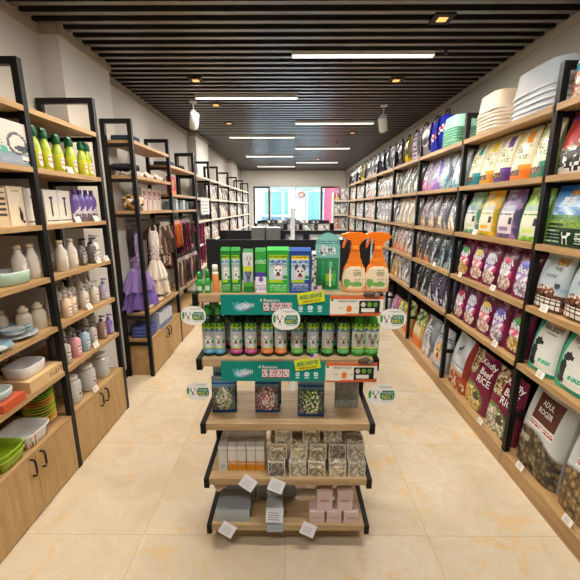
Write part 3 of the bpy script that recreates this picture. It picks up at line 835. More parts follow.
# second bay
row(1, 1, ['cream_teal', 'cream_yellow', 'cream_purple', 'cream_orange', 'cream_green'], pad=0)
row(1, 2, ['panel_teal', 'panel_yellow', 'panel_purple', 'panel_lime'], pad=0)
row(1, 3, ['maroon0', 'maroon1', 'maroon2', 'maroon3', 'maroon4'], pad=0)
row(1, 4, ['maroon3', 'maroon2', 'maroon1', 'maroon4', 'maroon0'], pad=0)
row(1, 5, ['bigwhite', 'rice_yellow', 'rice_white'], pad=-.01, inset=.04)
# third bay
row(2, 1, ['pinkswirl', 'violetswirl', 'tealswirl', 'paleblue'], pad=0)
row(2, 2, ['greyorange', 'greyorange', 'greydark', 'greycream'], pad=0)
row(2, 3, ['blackorange', 'blackorange', 'blacksilver', 'blackteal', 'blackteal'], pad=0)
row(2, 4, ['blackbrown', 'blacksilver', 'blackviolet', 'blackviolet', 'blackviolet'], pad=0)
row(2, 5, ['orangebag', 'greysack', 'dogbag'], pad=0, inset=.04)
row(3, 1, ['mossy', 'palegrey', 'mossy', 'mossy'], pad=0)
row(3, 2, ['palegrey', 'ivory', 'ivory', 'ivory', 'palegrey'], pad=0)
row(3, 3, ['peach', 'rosegrey', 'peach', 'palegrey', 'peach'], pad=0)
row(3, 4, ['amber', 'amber', 'slate', 'palegrey', 'blacksilver'], pad=0)
row(3, 5, ['pinkyellow', 'yellowbag', 'orangebag'], pad=.02, inset=.05)
far = ['palegrey', 'white', 'slate', 'rosegrey', 'white', 'ivory', 'palegrey', 'slate', 'mint', 'white', 'palegrey', 'rosegrey', 'slate']
q = 0
for bay in range(4, 8):
    for s in (1, 2, 3, 4, 5):
        ks = []
        for j in range(5):
            q += 1; ks.append(far[(q * 5 + s + bay) % len(far)])
        row(bay, s, ks, pad=0)

# stacked trays on the top boards
def tray_mb(w, d, h, c, rim=None, wall=.006):
    b = MB(); rim = rim or c; W, D = w / 2, d / 2
    b.loft([(0, W * .91, D * .91), (h * .9, W * .97, D * .97), (h * .92, W, D), (h, W, D), (h, W - wall * 1.5, D - wall * 1.5), (.012, W * .89, D * .89)], 36, 4.5,
           lambda a, j, z: rim if j in (1, 2, 3) else c)
    b.v = [(x, y, h - z) for x, y, z in b.v]; b.f = [tuple(reversed(f)) for f in b.f]   # the trays are piled upside down
    return b
def stack(key, bay_loc, n, dz, labf, group, lean=0):
    for i in range(n):
        spawn(key, labf(i), (bay_loc[0], bay_loc[1], bay_loc[2] + i * dz), -pi / 2 + random.uniform(-.03, .03), group)
def nth(i, n): return 'bottom' if i == 0 else ('topmost' if i == n - 1 else ORD[i] + ' from bottom')
for key, c, wd, dp, h in (('tray_blue', (210, 216, 222), .5, .4, .15), ('tray_white', (236, 222, 204), .36, .38, .135), ('tray_green', (166, 212, 188), .34, .36, .12)):  # white stack tinted cream: warm light put into its colour
    proto(key, 'litter_tray', 'tray', (tray_mb(wd, dp, h, c, (104, 188, 146) if key == 'tray_green' else sh(c, 1.05)), PLASTIC))
stack('tray_blue', (1.735, 2.55, RZ[0]), 5, .037, lambda i: 'bluish white litter tray, %s of the stack beside the nearest right post' % nth(i, 5), 'blue-white litter trays')
stack('tray_white', (1.725, 3.1, RZ[0]), 7, .027, lambda i: 'white litter tray, %s of the peach lit stack, top board' % nth(i, 7), 'cream-white litter trays')
stack('tray_green', (1.715, 3.80, RZ[0]), 8, .024, lambda i: 'pale green litter tray, %s of the green stack, top board' % nth(i, 8), 'pale green litter trays')

# pet carriers and backpacks further along the top board
def carrier(key, w, h, d, c, win, kind):
    b = MB(); W, D = w / 2, d / 2
    rings = []
    for i in range(17):
        q = i / 16; k = 1 if q < .6 else sqrt(max(.05, 1 - ((q - .6) / .41) ** 2))
        rings.append((q * h, W * (.9 + .1 * sin(pi * min(q * 1.6, 1) / 2)) * k, D * (.9 + .1 * sin(pi * q)) * (1 if q < .6 else k)))
    def p(a, j, z):
        q = z / h; f = (a if a < .5 else a - 1) * 4
        if kind == 'dots' and abs(f) < 1.2 and ((f * 4 + (int(q * 9) % 2) * .5) % 1 - .5) ** 2 + ((q * 9) % 1 - .5) ** 2 < .09: return (130, 110, 140)
        if kind == 'flag' and abs(f) < 1 and q < .72:
            dd = abs(q - .42 - f * .3)
            if dd < .035: return (196, 44, 54)
            if dd < .075: return (226, 224, 232)
            if abs(f + .55) < .1: return (196, 44, 54)
            if abs(f + .55) < .18: return (226, 224, 232)
        if q < .06: return sh(c, .6)
        return c
    b.loft(rings, 36, 3.2, p)
    parts = []
    if win:
        m = MB(); m.grid(lambda u, v: (.36 * w * (v * .85 + .0) * cos(2 * pi * u), -D * 1.02 - .02 * (1 - v * v), h * .52 + .25 * h * v * sin(2 * pi * u)), 24, 5, lambda u, v: win if v > .8 else mix((60, 62, 66), (196, 200, 204), .5 + .5 * sin(6 * u)))
        parts.append(('window', m, PLASTIC))
    m = MB(); m.tube([(-.05, 0, h * .97), (-.045, 0, h + .035), (0, 0, h + .048), (.045, 0, h + .035), (.05, 0, h * .97)], .009, (44, 42, 44)); parts.append(('carry_handle', m, CLOTH))
    m = MB(); m.tube([(-W * .8, -D * .92, h * .15), (-W * .7, -D * 1.06, h * .45), (-W * .6, -D * .9, h * .85)], .012, sh(c, .6)); parts.append(('strap', m, CLOTH)); m = MB(); m.tube([(W * .8, -D * .92, h * .15), (W * .7, -D * 1.06, h * .45), (W * .6, -D * .9, h * .85)], .012, sh(c, .6)); parts.append(('strap', m, CLOTH))
    proto(key, 'pet_carrier', 'pet carrier', (b, CLOTH), parts)
carrier('car_flag', .3, .36, .24, (34, 44, 150), None, 'flag')
carrier('car_greyw', .3, .35, .24, (130, 124, 134), (214, 206, 210), '')
carrier('car_dots', .3, .36, .24, (214, 204, 214), None, 'dots')
carrier('car_yellow', .28, .34, .22, (226, 196, 40), (60, 60, 60), '')
carrier('car_dark', .28, .34, .22, (92, 74, 84), (206, 196, 200), '')
carrier('car_pink', .28, .34, .22, (222, 204, 208), (150, 140, 146), '')
carrier('car_grey', .28, .34, .22, (150, 154, 160), (232, 234, 236), '')
carrier('car_light', .28, .34, .22, (226, 226, 224), (120, 122, 128), '')
carrier('car_black', .28, .34, .2, (50, 50, 54), (200, 200, 204), '')
CAR = [('car_flag', 4.14, 'blue pet backpack with a red and white crossed flag, beside the green trays'), ('car_greyw', 4.40, 'grey pet backpack with round pale window, next to the blue flag backpack'),
       ('car_dots', 4.76, 'white dotted pet carrier on the top board'), ('car_yellow', 5.10, 'yellow pet backpack with dark window, beside the dotted carrier'), ('car_dark', 5.40, 'dark mauve pet backpack just beyond the yellow one'),
       ('car_pink', 5.72, 'pinkish pet backpack beyond the dark mauve one'), ('car_grey', 6.06, 'grey pet backpack with white window rim, beyond the pinkish one'), ('car_black', 6.4, 'black pet carrier between two grey ones on the top board'),
       ('car_grey', 6.82, 'grey pet backpack at the start of the sixth right-wall bay, top board'), ('car_light', 7.16, 'light grey pet carrier, second in the sixth right-wall bay, top board'), ('car_pink', 7.5, 'pinkish pet backpack at the far end of the sixth bay, top board'),
       ('car_light', 7.92, 'light grey pet carrier at the near end of the seventh bay, top board'), ('car_yellow', 8.25, 'small yellow pet backpack in the seventh right-wall bay, top board'), ('car_black', 8.56, 'black pet carrier beyond the small far yellow backpack'),
       ('car_light', 8.92, 'light grey pet carrier at the near end of the farthest bay'), ('car_grey', 9.25, 'grey pet backpack, middle of the farthest bay top board'), ('car_black', 9.55, 'black pet carrier, last on the top board toward the front window')]
for k, y, lab in CAR:
    spawn(k, lab, (1.66, y, RZ[0]), -pi / 2 + random.uniform(-.15, .15), 'pet carriers on the right top board', 0, 0, (1.08, 1.05, 1.1))

# white end rack facing down the aisle
t = thing('end_rack', 'white shelf rack facing the aisle at the far end of the right wall', 'rack', None, (1.36, 10.3, 0))
b = MB(); b.box(-.2, .2, .16, .19, 0, 2.2, (226, 222, 216)); obj('back_panel', b.mesh('back_panel', METAL), t)
EZ = [.35, .8, 1.2, 1.6, 1.98]
for z in EZ: b = MB(); b.box(-.2, .2, -.14, .16, z - .03, z, (226, 222, 216)); obj('shelf', b.mesh('shelf', METAL), t)
for x in (-.22, .2): b = MB(); b.box(x, x + .02, -.14, .19, 0, 2.2, (210, 206, 200)); obj('side_panel', b.mesh('side_panel', METAL), t)
for i, z in enumerate(EZ):
    for j, x in enumerate((-.1, .1)):
        k = ('rosegrey', 'palegrey', 'white', 'slate')[(i * 2 + j * 3) % 4]
        if i == 4: k = 'pinkyellow' if j == 0 else 'white'
        spawn(k, '%s, %s on %s shelf of the white end rack' % (DESC[k], 'left' if j == 0 else 'right', ['bottom', 'second', 'middle', 'fourth', 'top'][i]), (1.36 + x, 10.25, z), 0, 'bags on the white end rack', -.06, 0, (.95 if k != 'pinkyellow' else .6, .9, 1))

# ------------------------------------------------------------------ left wall goods
RL = pi / 2          # goods on the left wall face +x
def lput(key, lab, d, z, x=-1.6, group=None, rz=0, lean=0, scale=None):
    return spawn(key, lab, (x, d, z), RL + rz, group, lean, 0, scale)
def boxproto(key, name, cat, w, d, h, c, front=None, top=None, text=None, nu=30, nv=30, mat=None):
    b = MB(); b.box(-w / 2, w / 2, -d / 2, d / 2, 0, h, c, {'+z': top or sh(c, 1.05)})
    parts = []
    if front:
        f = MB(); f.grid(lambda u, v: ((u - .5) * w * .998, -d / 2 - .0008, v * h), nu, nv, front, False); parts.append(('printed_front', f, CARD))
    if text:
        l = MB()
        for body, cx, cz, tw, th, tc in text: letter(l, body, cx, cz, tw, th, tc, lambda x, z: -d / 2 - .0012)
        parts.append(('lettering', l, CARD))
    proto(key, name, cat, (b, mat or CARD), parts)

# yellow-green bottles with green caps
def lotion():
    b = MB(); b.loft([(0, .035, .028), (.004, .04, .031), (.125, .039, .03), (.16, .033, .026), (.18, .022, .02), (.195, .016, .016), (.205, .016, .016)], 20, 2.4,
                     lambda a, j, z: (184, 190, 40) if j < 2 else (150, 170, 46))
    c = MB(); c.loft([(.2, .02, .02), (.205, .024, .024), (.245, .023, .023), (.25, .018, .018)], 16, 2, (24, 96, 54)); c.box(-.034, .014, -.01, .01, .248, .264, (30, 110, 62))
    l = MB(); l.grid(lambda u, v: (.0385 * sin((u - .5) * 1.9) * 1.03, -.0305 * cos((u - .5) * 1.9) * 1.06, .022 + .085 * v), 12, 12,
                     lambda u, v: (230, 214, 206) if inel(u, v, .5, .5, .48, .5) and not (lines(u, v, 9, .5) and .3 < v < .8) else ((190, 130, 110) if inel(u, v, .5, .5, .45, .45) else None), True)
    return b, c, l
b, c, l = lotion()
proto('greenbottle', 'shampoo_bottle', 'bottle', (b, PLASTIC), (('cap', c, PLASTIC), ('label', l, CARD)))
GB = [(2.30, -1.57), (2.395, -1.57), (2.47, -1.62), (2.53, -1.575), (2.605, -1.63), (2.67, -1.575), (2.745, -1.63), (2.81, -1.575), (2.885, -1.575)]
for i, (d, x) in enumerate(GB):
    lput('greenbottle', 'yellow green bottle with dark green cap, %s on the upper left shelf' % place(i), d, 2.027, x, 'yellow-green bottles', random.uniform(-.2, .2), 0, (1, 1, random.uniform(.92, .97)))

def f_toy(u, v):
    if inel(u, v, .78, .5, .17, .26) and not inel(u, v, .78, .5, .13, .2): return (90, 92, 100)
    if inel(u, v, .86, .4, .14, .07): return (70, 74, 84)
    if inel(u, v, .35, .36, .07, .1): return (226, 140, 50)
    if inel(u, v, .55, .32, .06, .09): return (90, 170, 150)
    if inr(u, v, .84, .08, .98, .24): return (226, 220, 210) if not lines(u, v, 26) else (60, 60, 64)
    if v < .3: return mix((120, 136, 156), (150, 160, 170), hsh(int(u * 12), int(v * 12)))
    if .42 < v < .62 and u < .55 and lines(u, v, 18): return (120, 116, 110)
    if .8 < v < .86 and .1 < u < .5 and lines(u, v, 30): return (40, 38, 36)
    return (206, 200, 190)
boxproto('toybox', 'boxed_feeder', 'box', .44, .13, .225, (190, 184, 172), f_toy, (196, 190, 180), [('smart pet', -.1, .185, .13, .022, (40, 38, 36))], 44, 30)
lput('toybox', 'printed feeder box with bluish base, left end of the upper left shelf', 1.96, 2.027, -1.58)

def f_stripe(u, v): return (70, 62, 54) if int(v * 22) % 3 == 0 and .08 < u < .92 and v > .2 else (206, 184, 150)
def f_cat(u, v):
    if inel(u, v, .72, .25, .11, .14) or inel(u, v, .68, .43, .06, .06) or inel(u, v, .84, .1, .1, .03): return (30, 26, 24)
    if v > .93: return (226, 206, 176)
    return (226, 208, 182)
def f_pump(u, v):
    if inel(u, v, .5, .4, .08, .2) or inr(u, v, .44, .55, .56, .8) or inr(u, v, .36, .74, .62, .8): return (40, 36, 36)
    if inr(u, v, .05, .07, .95, .1) or inr(u, v, .05, .86, .95, .88): return (60, 54, 50)
    return (222, 214, 204)
boxproto('stripebox', 'grooming_box', 'box', .15, .1, .215, (206, 184, 150), f_stripe)
boxproto('catbox', 'grooming_box', 'box', .118, .1, .22, (222, 204, 178), f_cat, None, [('PURE', .0, .195, .05, .01, (150, 130, 100))])
boxproto('pumpbox', 'grooming_box', 'box', .135, .1, .215, (220, 212, 202), f_pump)
lput('stripebox', 'kraft box covered in dark text lines, left end of its shelf', 1.945, 1.695, -1.63)
lput('catbox', 'beige box with black sitting cat silhouette', 2.09, 1.695, -1.63)
for i, d in enumerate((2.225, 2.395, 2.535)):
    lput('pumpbox', ['white pump bottle box, left of the second black post', 'white box printed with pump bottle, just right of the second post', 'white pump-bottle box next to the purple bottles'][i], d, 1.695, -1.63, 'white pump-bottle boxes')
b = MB(); b.loft([(0, .04, .022), (.01, .043, .025)] + [(q_ * .015, .043, .025) for q_ in range(2, 11)] + [(.16, .042, .024), (.185, .03, .018), (.2, .014, .012)], 36, 2.6, lambda a, j, z: (96, 76, 140) if (.25 < a < .75 or z > .1 + .05 * ((a + .5) % 1 - .5) * 4) else ((206, 200, 206) if abs(z - .09 - .2 * ((a + .5) % 1 - .5)) < .012 else (120, 108, 116)))
c = MB(); c.loft([(.2, .015, .013), (.23, .015, .013)], 14, 2, (80, 60, 130))
l = MB(); l.grid(lambda u, v: ((u - .5) * .05, -.027 - .001 * sin(pi * u), .03 + .05 * v), 8, 8, lambda u, v: (186, 180, 186) if not lines(u, v, 7) else (90, 80, 100), False)
proto('purplebottle', 'conditioner_bottle', 'bottle', (b, PLASTIC), (('cap', c, PLASTIC), ('label', l, CARD)))
for i, d in enumerate((2.64, 2.715, 2.79, 2.865)):
    lput('purplebottle', 'purple conditioner bottle, %s of four on the third left shelf' % place(i), d, 1.695, -1.57, 'purple conditioner bottles')

# cream bottles, pump bottles
b = MB(); b.loft([(0, .036, .036), (.005, .04, .04), (.13, .038, .038), (.165, .019, .019), (.185, .017, .017)], 22, 2, (206, 196, 182))
c = MB(); c.loft([(.185, .02, .02), (.205, .02, .02), (.208, .017, .017)], 16, 2, (206, 186, 156))
l = MB(); l.grid(lambda u, v: (.0405 * sin((u - .4) * 1.2), -.0405 * cos((u - .4) * 1.2), .03 + .07 * v), 10, 14, lambda u, v: (90, 84, 76) if lines(u, v, 9, .5) and u > .45 else (224, 214, 196), True)
proto('creambottle', 'milk_bottle', 'bottle', (b, CERAMIC), (('cap', c, PLASTIC), ('label', l, CARD)))
for i, (d, x) in enumerate(((2.06, -1.6), (2.15, -1.59), (2.33, -1.57), (2.40, -1.57), (2.515, -1.57))):
    if i == 2: continue
    lput('creambottle', ['cream bottle behind the pale green oval bowl, leftmost', 'cream bottle behind the oval bowl, right one by the post', '', 'cream bottle right of the second black post', 'cream bottle beside the dark pump bottles'][i], d, 1.375, x, 'cream milk-shaped bottles', random.uniform(-.2, .2))
def pump(key, c, capc, h=.13, r=.032, wide=1.0, name='pump_bottle'):
    b = MB(); b.loft([(0, r * .9 * wide, r * .9), (.004, r * wide, r), (h, r * wide, r), (h + .012, r * .5, r * .5), (h + .022, .012, .012)], 18, 2.3, c)
    d = MB(); d.loft([(h + .022, .014, .014), (h + .036, .014, .014), (h + .038, .005, .005), (h + .055, .005, .005), (h + .056, .012, .012), (h + .066, .011, .011)], 12, 2, capc); d.box(-.006, .006, -.035, 0, h + .056, h + .065, capc)
    l = MB(); l.grid(lambda u, v: (r * wide * 1.02 * sin((u - .5) * 1.5), -r * 1.03 * cos((u - .5) * 1.5), h * (.15 + .6 * v)), 10, 12,
                     lambda u, v: sh(c, .5) if (v > .72 and lines(u, v, 8, .6)) else ((90, 80, 76) if lines(u, v, 9, .3, 4) else mix(c, (255, 250, 245), .55)), True)
    proto(key, name, 'bottle', (b, PLASTIC), (('pump_head', d, PLASTIC), ('label', l, CARD)))
pump('p_dark', (90, 84, 80), (40, 38, 38)); pump('p_white', (214, 210, 204), (206, 204, 200), .14, .027); pump('p_cream', (206, 194, 176), (206, 200, 190), .12); pump('p_peach', (214, 186, 156), (216, 206, 196), .12)
pump('p_lav', (170, 160, 180), (150, 140, 170), .11); pump('p_pink', (214, 150, 156), (90, 84, 84), .13, .036); pump('p_blue', (150, 176, 196), (84, 80, 80), .13, .036); pump('p_grey', (176, 166, 156), (96, 90, 86), .13, .034)
pump('p_brown', (140, 112, 96), (70, 64, 62), .13, .034); pump('p_purple', (130, 104, 176), (120, 96, 170), .11, .03)
g = 'pump bottles on the left wall'
for i, (d, x) in enumerate(((2.63, -1.57), (2.70, -1.60), (2.74, -1.55))):
    lput('p_dark', 'dark pump bottle, %s beside the cream bottles' % place(i), d, 1.375, x, g)
for i, (d, x) in enumerate(((2.80, -1.56), (2.865, -1.58), (2.90, -1.64))):
    lput('p_white', 'slim white pump bottle, %s at the right end of the fourth left shelf' % place(i), d, 1.375, x, g)
R5 = [('p_peach', 2.36, -1.56, 'peach'), ('p_peach', 2.43, -1.565, 'peach'), ('p_cream', 2.58, -1.56, 'cream'), ('p_cream', 2.72, -1.56, 'cream'), ('p_lav', 2.86, -1.56, 'lavender')]
for i, (k, d, x, nme) in enumerate(R5):
    lput(k, '%s pump bottle, %s in front row, fifth left shelf' % (nme, place(i)), d, 1.055, x, g)
for i, d in enumerate((2.40, 2.48, 2.56, 2.66, 2.76, 2.86)):
    lput('p_cream' if i % 2 else 'p_white', '%s pump bottle, %s in back row, fifth left shelf' % ('cream' if i % 2 else 'white', place(i)), d, 1.055, -1.70, g, 0, 0, (1, 1, 1.15))
R6 = [('p_grey', 2.28, 'grey'), ('p_pink', 2.40, 'pink'), ('p_blue', 2.515, 'pale blue'), ('p_grey', 2.62, 'grey'), ('p_brown', 2.765, 'brown grey'), ('p_purple', 2.875, 'purple')]
for i, (k, d, nme) in enumerate(R6):
    lput(k, '%s pump bottle, %s in front row, lowest left board' % (nme, place(i)), d, .745, -1.56, g)
for i, d in enumerate((2.34, 2.44, 2.54, 2.64, 2.74, 2.84)):
    lput(('p_dark', 'p_white', 'p_grey')[i % 3], '%s pump bottle, %s in back row, lowest left board' % (('dark', 'white', 'grey')[i % 3], place(i)), d, .745, -1.68, g, 0, 0, (1, 1, 1.2))

# bowls, plates, jars in the nearest bay
def bowl_mb(w, d, h, c, side, e=2.2, inn=None, wall=.012):
    W, D = w / 2, d / 2; inn = inn or c; b = MB()
    b.loft([(0, W * .86, D * .86), (h * .2, W * .95, D * .95), (h * .95, W, D), (h, W - wall * .4, D - wall * .4), (h * .95, W - wall, D - wall), (h * .45, W - wall * 2.5, D - wall * 2.5), (h * .35, W * .3, D * .3)], 32, e,
           lambda a, j, z: side if j < 2 else (c if j < 4 else inn))
    return b
proto('ovalbowl', 'pet_bowl', 'bowl', (bowl_mb(.22, .17, .075, (196, 206, 206), (160, 184, 164), 2.4, (176, 182, 184)), CERAMIC))
lput('ovalbowl', 'oval pet bowl with pale green sides on the fourth left shelf', 1.97, 1.375, -1.6)
b = MB(); b.loft([(0, .04, .04), (.006, .044, .044), (.1, .042, .042), (.125, .024, .024)], 20, 2, (196, 184, 164))
c = MB(); c.loft([(.125, .028, .028), (.145, .028, .028), (.15, .02, .02), (.165, .012, .012)], 16, 2, (206, 190, 160))
proto('jar', 'treat_jar', 'jar', (b, CERAMIC), (('lid', c, CERAMIC),))
for i, (d, x) in enumerate(((1.90, -1.80), (2.0, -1.73), (2.06, -1.63), (2.145, -1.60))):
    lput('jar', 'stoneware treat jar, %s behind the blue-rimmed plates' % place(i), d, 1.055, x, 'stoneware treat jars')
def plate_mb(r, h, c, rim):
    b = MB(); b.loft([(0, r * .6, r * .6), (h * .3, r * .62, r * .62), (h, r, r), (h + .003, r * .98, r * .98), (h * .5, r * .66, r * .66), (h * .45, r * .1, r * .1)], 32, 2, lambda a, j, z: rim if j in (2, 3) else c); return b
proto('bigplate', 'pet_plate', 'plate', (plate_mb(.125, .022, (204, 206, 204), (150, 166, 174)), CERAMIC))
proto('smallplate', 'pet_plate', 'plate', (plate_mb(.085, .026, (212, 214, 212), (130, 162, 176)), CERAMIC))
lput('bigplate', 'wide blue-rimmed plate lying under the two small plates', 1.96, 1.055, -1.63, 'blue-rimmed plates')
lput('smallplate', 'small blue-rimmed plate lying on the wide plate, lower of two', 1.97, 1.078, -1.63, 'blue-rimmed plates')
lput('smallplate', 'small blue-rimmed plate, topmost of the plate stack', 1.965, 1.094, -1.63, 'blue-rimmed plates')
lput('smallplate', 'small blue plate at the left edge beside the plate stack', 1.745, 1.055, -1.58, 'blue-rimmed plates', 0, 0, (1.15, 1.15, 1))
b = MB(); b.loft([(0, .03, .03), (.004, .036, .036), (.075, .04, .04), (.078, .038, .038), (.01, .032, .032)], 22, 2, (206, 206, 200))
c = MB(); c.tube([(.038, 0, .06), (.055, 0, .058), (.062, 0, .04), (.055, 0, .022), (.036, 0, .02)], .005, (206, 206, 200))
proto('cup', 'ceramic_cup', 'cup', (b, CERAMIC), (('cup_handle', c, CERAMIC),))
lput('cup', 'pale ceramic cup at the left edge above the plates', 1.78, 1.055, -1.70)
def f_kraft(u, v):
    if u > .55 and .25 < v < .75 and (u * 12 % 1) < .55: return (90, 70, 52) if hsh(int(u * 40), int(v * 14)) > .45 else (206, 170, 124)
    return (212, 176, 130)
boxproto('kraftbox', 'kraft_box', 'box', .3, .24, .07, (196, 164, 122), f_kraft, (216, 180, 134))
lput('kraftbox', 'flat kraft box carrying the white square bowl', 2.015, .745, -1.63)
proto('squarebowl', 'pet_bowl', 'bowl', (bowl_mb(.2, .17, .07, (240, 236, 232), (224, 218, 212), 4, (206, 208, 212)), CERAMIC))
lput('squarebowl', 'white rounded-square pet bowl on top of the kraft box', 1.985, .815, -1.62)
boxproto('redbox', 'red_box', 'box', .16, .2, .048, (196, 84, 48), None, (186, 90, 60))
lput('redbox', 'flat orange-red box at the left edge of the lowest board', 1.735, .745, -1.6)
proto('greybowl', 'pet_bowl', 'bowl', (bowl_mb(.15, .15, .05, (196, 206, 196), (170, 184, 176), 2.4), CERAMIC))
lput('greybowl', 'grey-green round bowl standing on the orange-red box', 1.73, .793, -1.6)
for i, (d, x, k) in enumerate(((1.99, -1.84, 'p_white'), (2.08, -1.84, 'p_brown'), (2.165, -1.83, 'p_grey'), (2.06, -1.84, 'p_white'))):
    if i == 3: continue
    lput(k, 'muted pump bottle behind the white square bowl, %s' % ['left', 'middle', 'right'][i], d, .745, x, g, 0, 0, (1.15, 1.15, 1.2))
for i in range(13):
    c_ = (126, 168, 40) if i > 8 or i in (3, 5) else ((216, 140, 60) if i % 2 else (196, 160, 66))
    k = 'gp%d' % (0 if c_[1] > 165 else (1 if c_[0] > 210 else 2))
    if k not in PROTO: proto(k, 'plastic_plate', 'plate', (plate_mb(.092, .021, c_, sh(c_, 1.3)), PLASTIC))
    nm = {'gp0': 'green', 'gp1': 'orange', 'gp2': 'ochre'}[k]
    lput(k, '%s plastic plate, %s of the tall stack on the left cabinet' % (nm, 'topmost' if i == 12 else ('bottom' if i == 0 else (ORD[i] if i < 12 else '') + ' from bottom')), 2.10, .415 + i * .0195, -1.665, 'stacked plastic plates')
def ltray(key, c, rim, pat=None):
    W, D, h = .14, .19, .085; b = MB()
    def p(a, j, z):
        if pat and j in (0, 1) and hsh(int(a * 60), j, 3) > .55: return pat[int(hsh(int(a * 60), j, 9) * len(pat))]
        return rim if j in (2, 3) else c
    b.loft([(0, W * .85, D * .85), (h * .45, W * .9, D * .9), (h * .85, W * .96, D * .96), (h, W, D), (h, W * .93, D * .95), (h * .5, W * .86, D * .88), (.012, W * .8, D * .83)], 64, 5, p)
    proto(key, 'litter_tray', 'tray', (b, PLASTIC))
ltray('tr_pattern', (216, 214, 208), (226, 226, 222), [(196, 110, 130), (120, 150, 70), (60, 60, 66), (150, 60, 60)])
ltray('tr_green', (140, 170, 36), (156, 186, 50)); ltray('tr_pink', (220, 216, 214), (232, 228, 226), [(206, 120, 150), (190, 80, 120), (120, 70, 90)])
lput('tr_pattern', 'white litter tray with colourful pattern, in front of the plate stack', 1.895, .415, -1.625, 'litter trays on the left cabinet', 0, 0, (.76, .6, 1.05))
lput('tr_green', 'green litter tray, lower of two on the left cabinet', 1.69, .415, -1.625, 'litter trays on the left cabinet', 0, 0, (.66, .6, .8))
lput('tr_green', 'green litter tray nested on the other green tray', 1.69, .447, -1.625, 'litter trays on the left cabinet', 0, 0, (.66, .6, .8))
lput('tr_pink', 'white litter tray with pink pattern at the left edge', 1.545, .415, -1.625, 'litter trays on the left cabinet', 0, 0, (.38, .6, .95))
b = MB(); b.loft([(0, .055, .055), (.01, .06, .06), (.15, .06, .06), (.17, .045, .045)], 24, 2.6, (200, 197, 190))
c = MB(); c.loft([(.17, .05, .05), (.195, .05, .05), (.2, .04, .04)], 20, 2, (214, 208, 200))
l = MB(); l.grid(lambda u, v: (.061 * sin((u - .5) * 1.1), -.061 * cos((u - .5) * 1.1), .05 + .06 * v), 12, 10, lambda u, v: (50, 48, 48) if (v > .6 and lines(u, v, 5, .7)) or inr(u, v, .3, .1, .7, .35) else (214, 210, 204), True)
proto('clearjar', 'storage_jar', 'jar', (b, CERAMIC), (('lid', c, PLASTIC), ('label', l, CARD)))
for i, d in enumerate((2.345, 2.54, 2.765)):
    lput('clearjar', '%s of three large clear jars on the second left cabinet' % ('leftmost', 'middle', 'rightmost')[i], d, .415, -1.6, 'clear storage jars')
for i, d in enumerate((2.44, 2.63)):
    lput('clearjar', 'clear jar in the back row, behind the gap between the %s front jars' % ('left', 'right')[i], d, .415, -1.76, 'clear storage jars')

# price cards standing on shelf edges
b = MB(); b.box(-.032, .032, -.001, .001, 0, .042, (236, 232, 224))
for i in range(3): b.box(-.022, .012, -.0016, -.001, .01 + i * .01, .013 + i * .01, (120, 110, 110))
proto('pricecard', 'price_card', 'price card', (b, CARD))
PCL = [(2.545, 2.027, 'between the yellow-green bottles'), (2.56, 1.695, 'in front of the white pump-bottle boxes'), (2.80, 1.695, 'in front of the purple bottles'), (2.76, 1.375, 'in front of the dark pump bottles'),
       (2.885, 1.375, 'in front of the slim white pump bottles'), (2.56, 1.055, 'in front of the peach pump bottles'), (2.58, .745, 'in front of the pale blue pump bottle'), (2.16, .745, 'on the board edge by the kraft box'), (2.50, .415, 'in front of the clear jars')]
for d, z, w in PCL:
    lput('pricecard', 'white price card %s' % w, d, z, -1.509, 'white price cards', 0, -.35)
for bay, y, si, w in ((1, 3.16, 3, 'left end of the upper maroon bag row'), (1, 2.62, 3, 'middle of the upper maroon bag row'), (1, 2.5, 4, 'right part of the lower maroon bag row'), (0, 2.06, 3, 'grey-blue kibble bags'), (0, 2.0, 4, 'white and green dog bags'),
                      (1, 2.55, 5, 'maroon sacks on the plinth'), (0, 2.04, 5, 'brown-label sack on the plinth'), (0, 1.62, 5, 'navy-label sack on the plinth'), (2, 3.75, 3, 'black and orange bags'), (1, 2.98, 2, 'yellow and purple panel bags')):
    spawn('pricecard', 'white price card in front of the %s' % w, (1.504, y, RZ[si]), -pi / 2, 'white price cards', -.3)

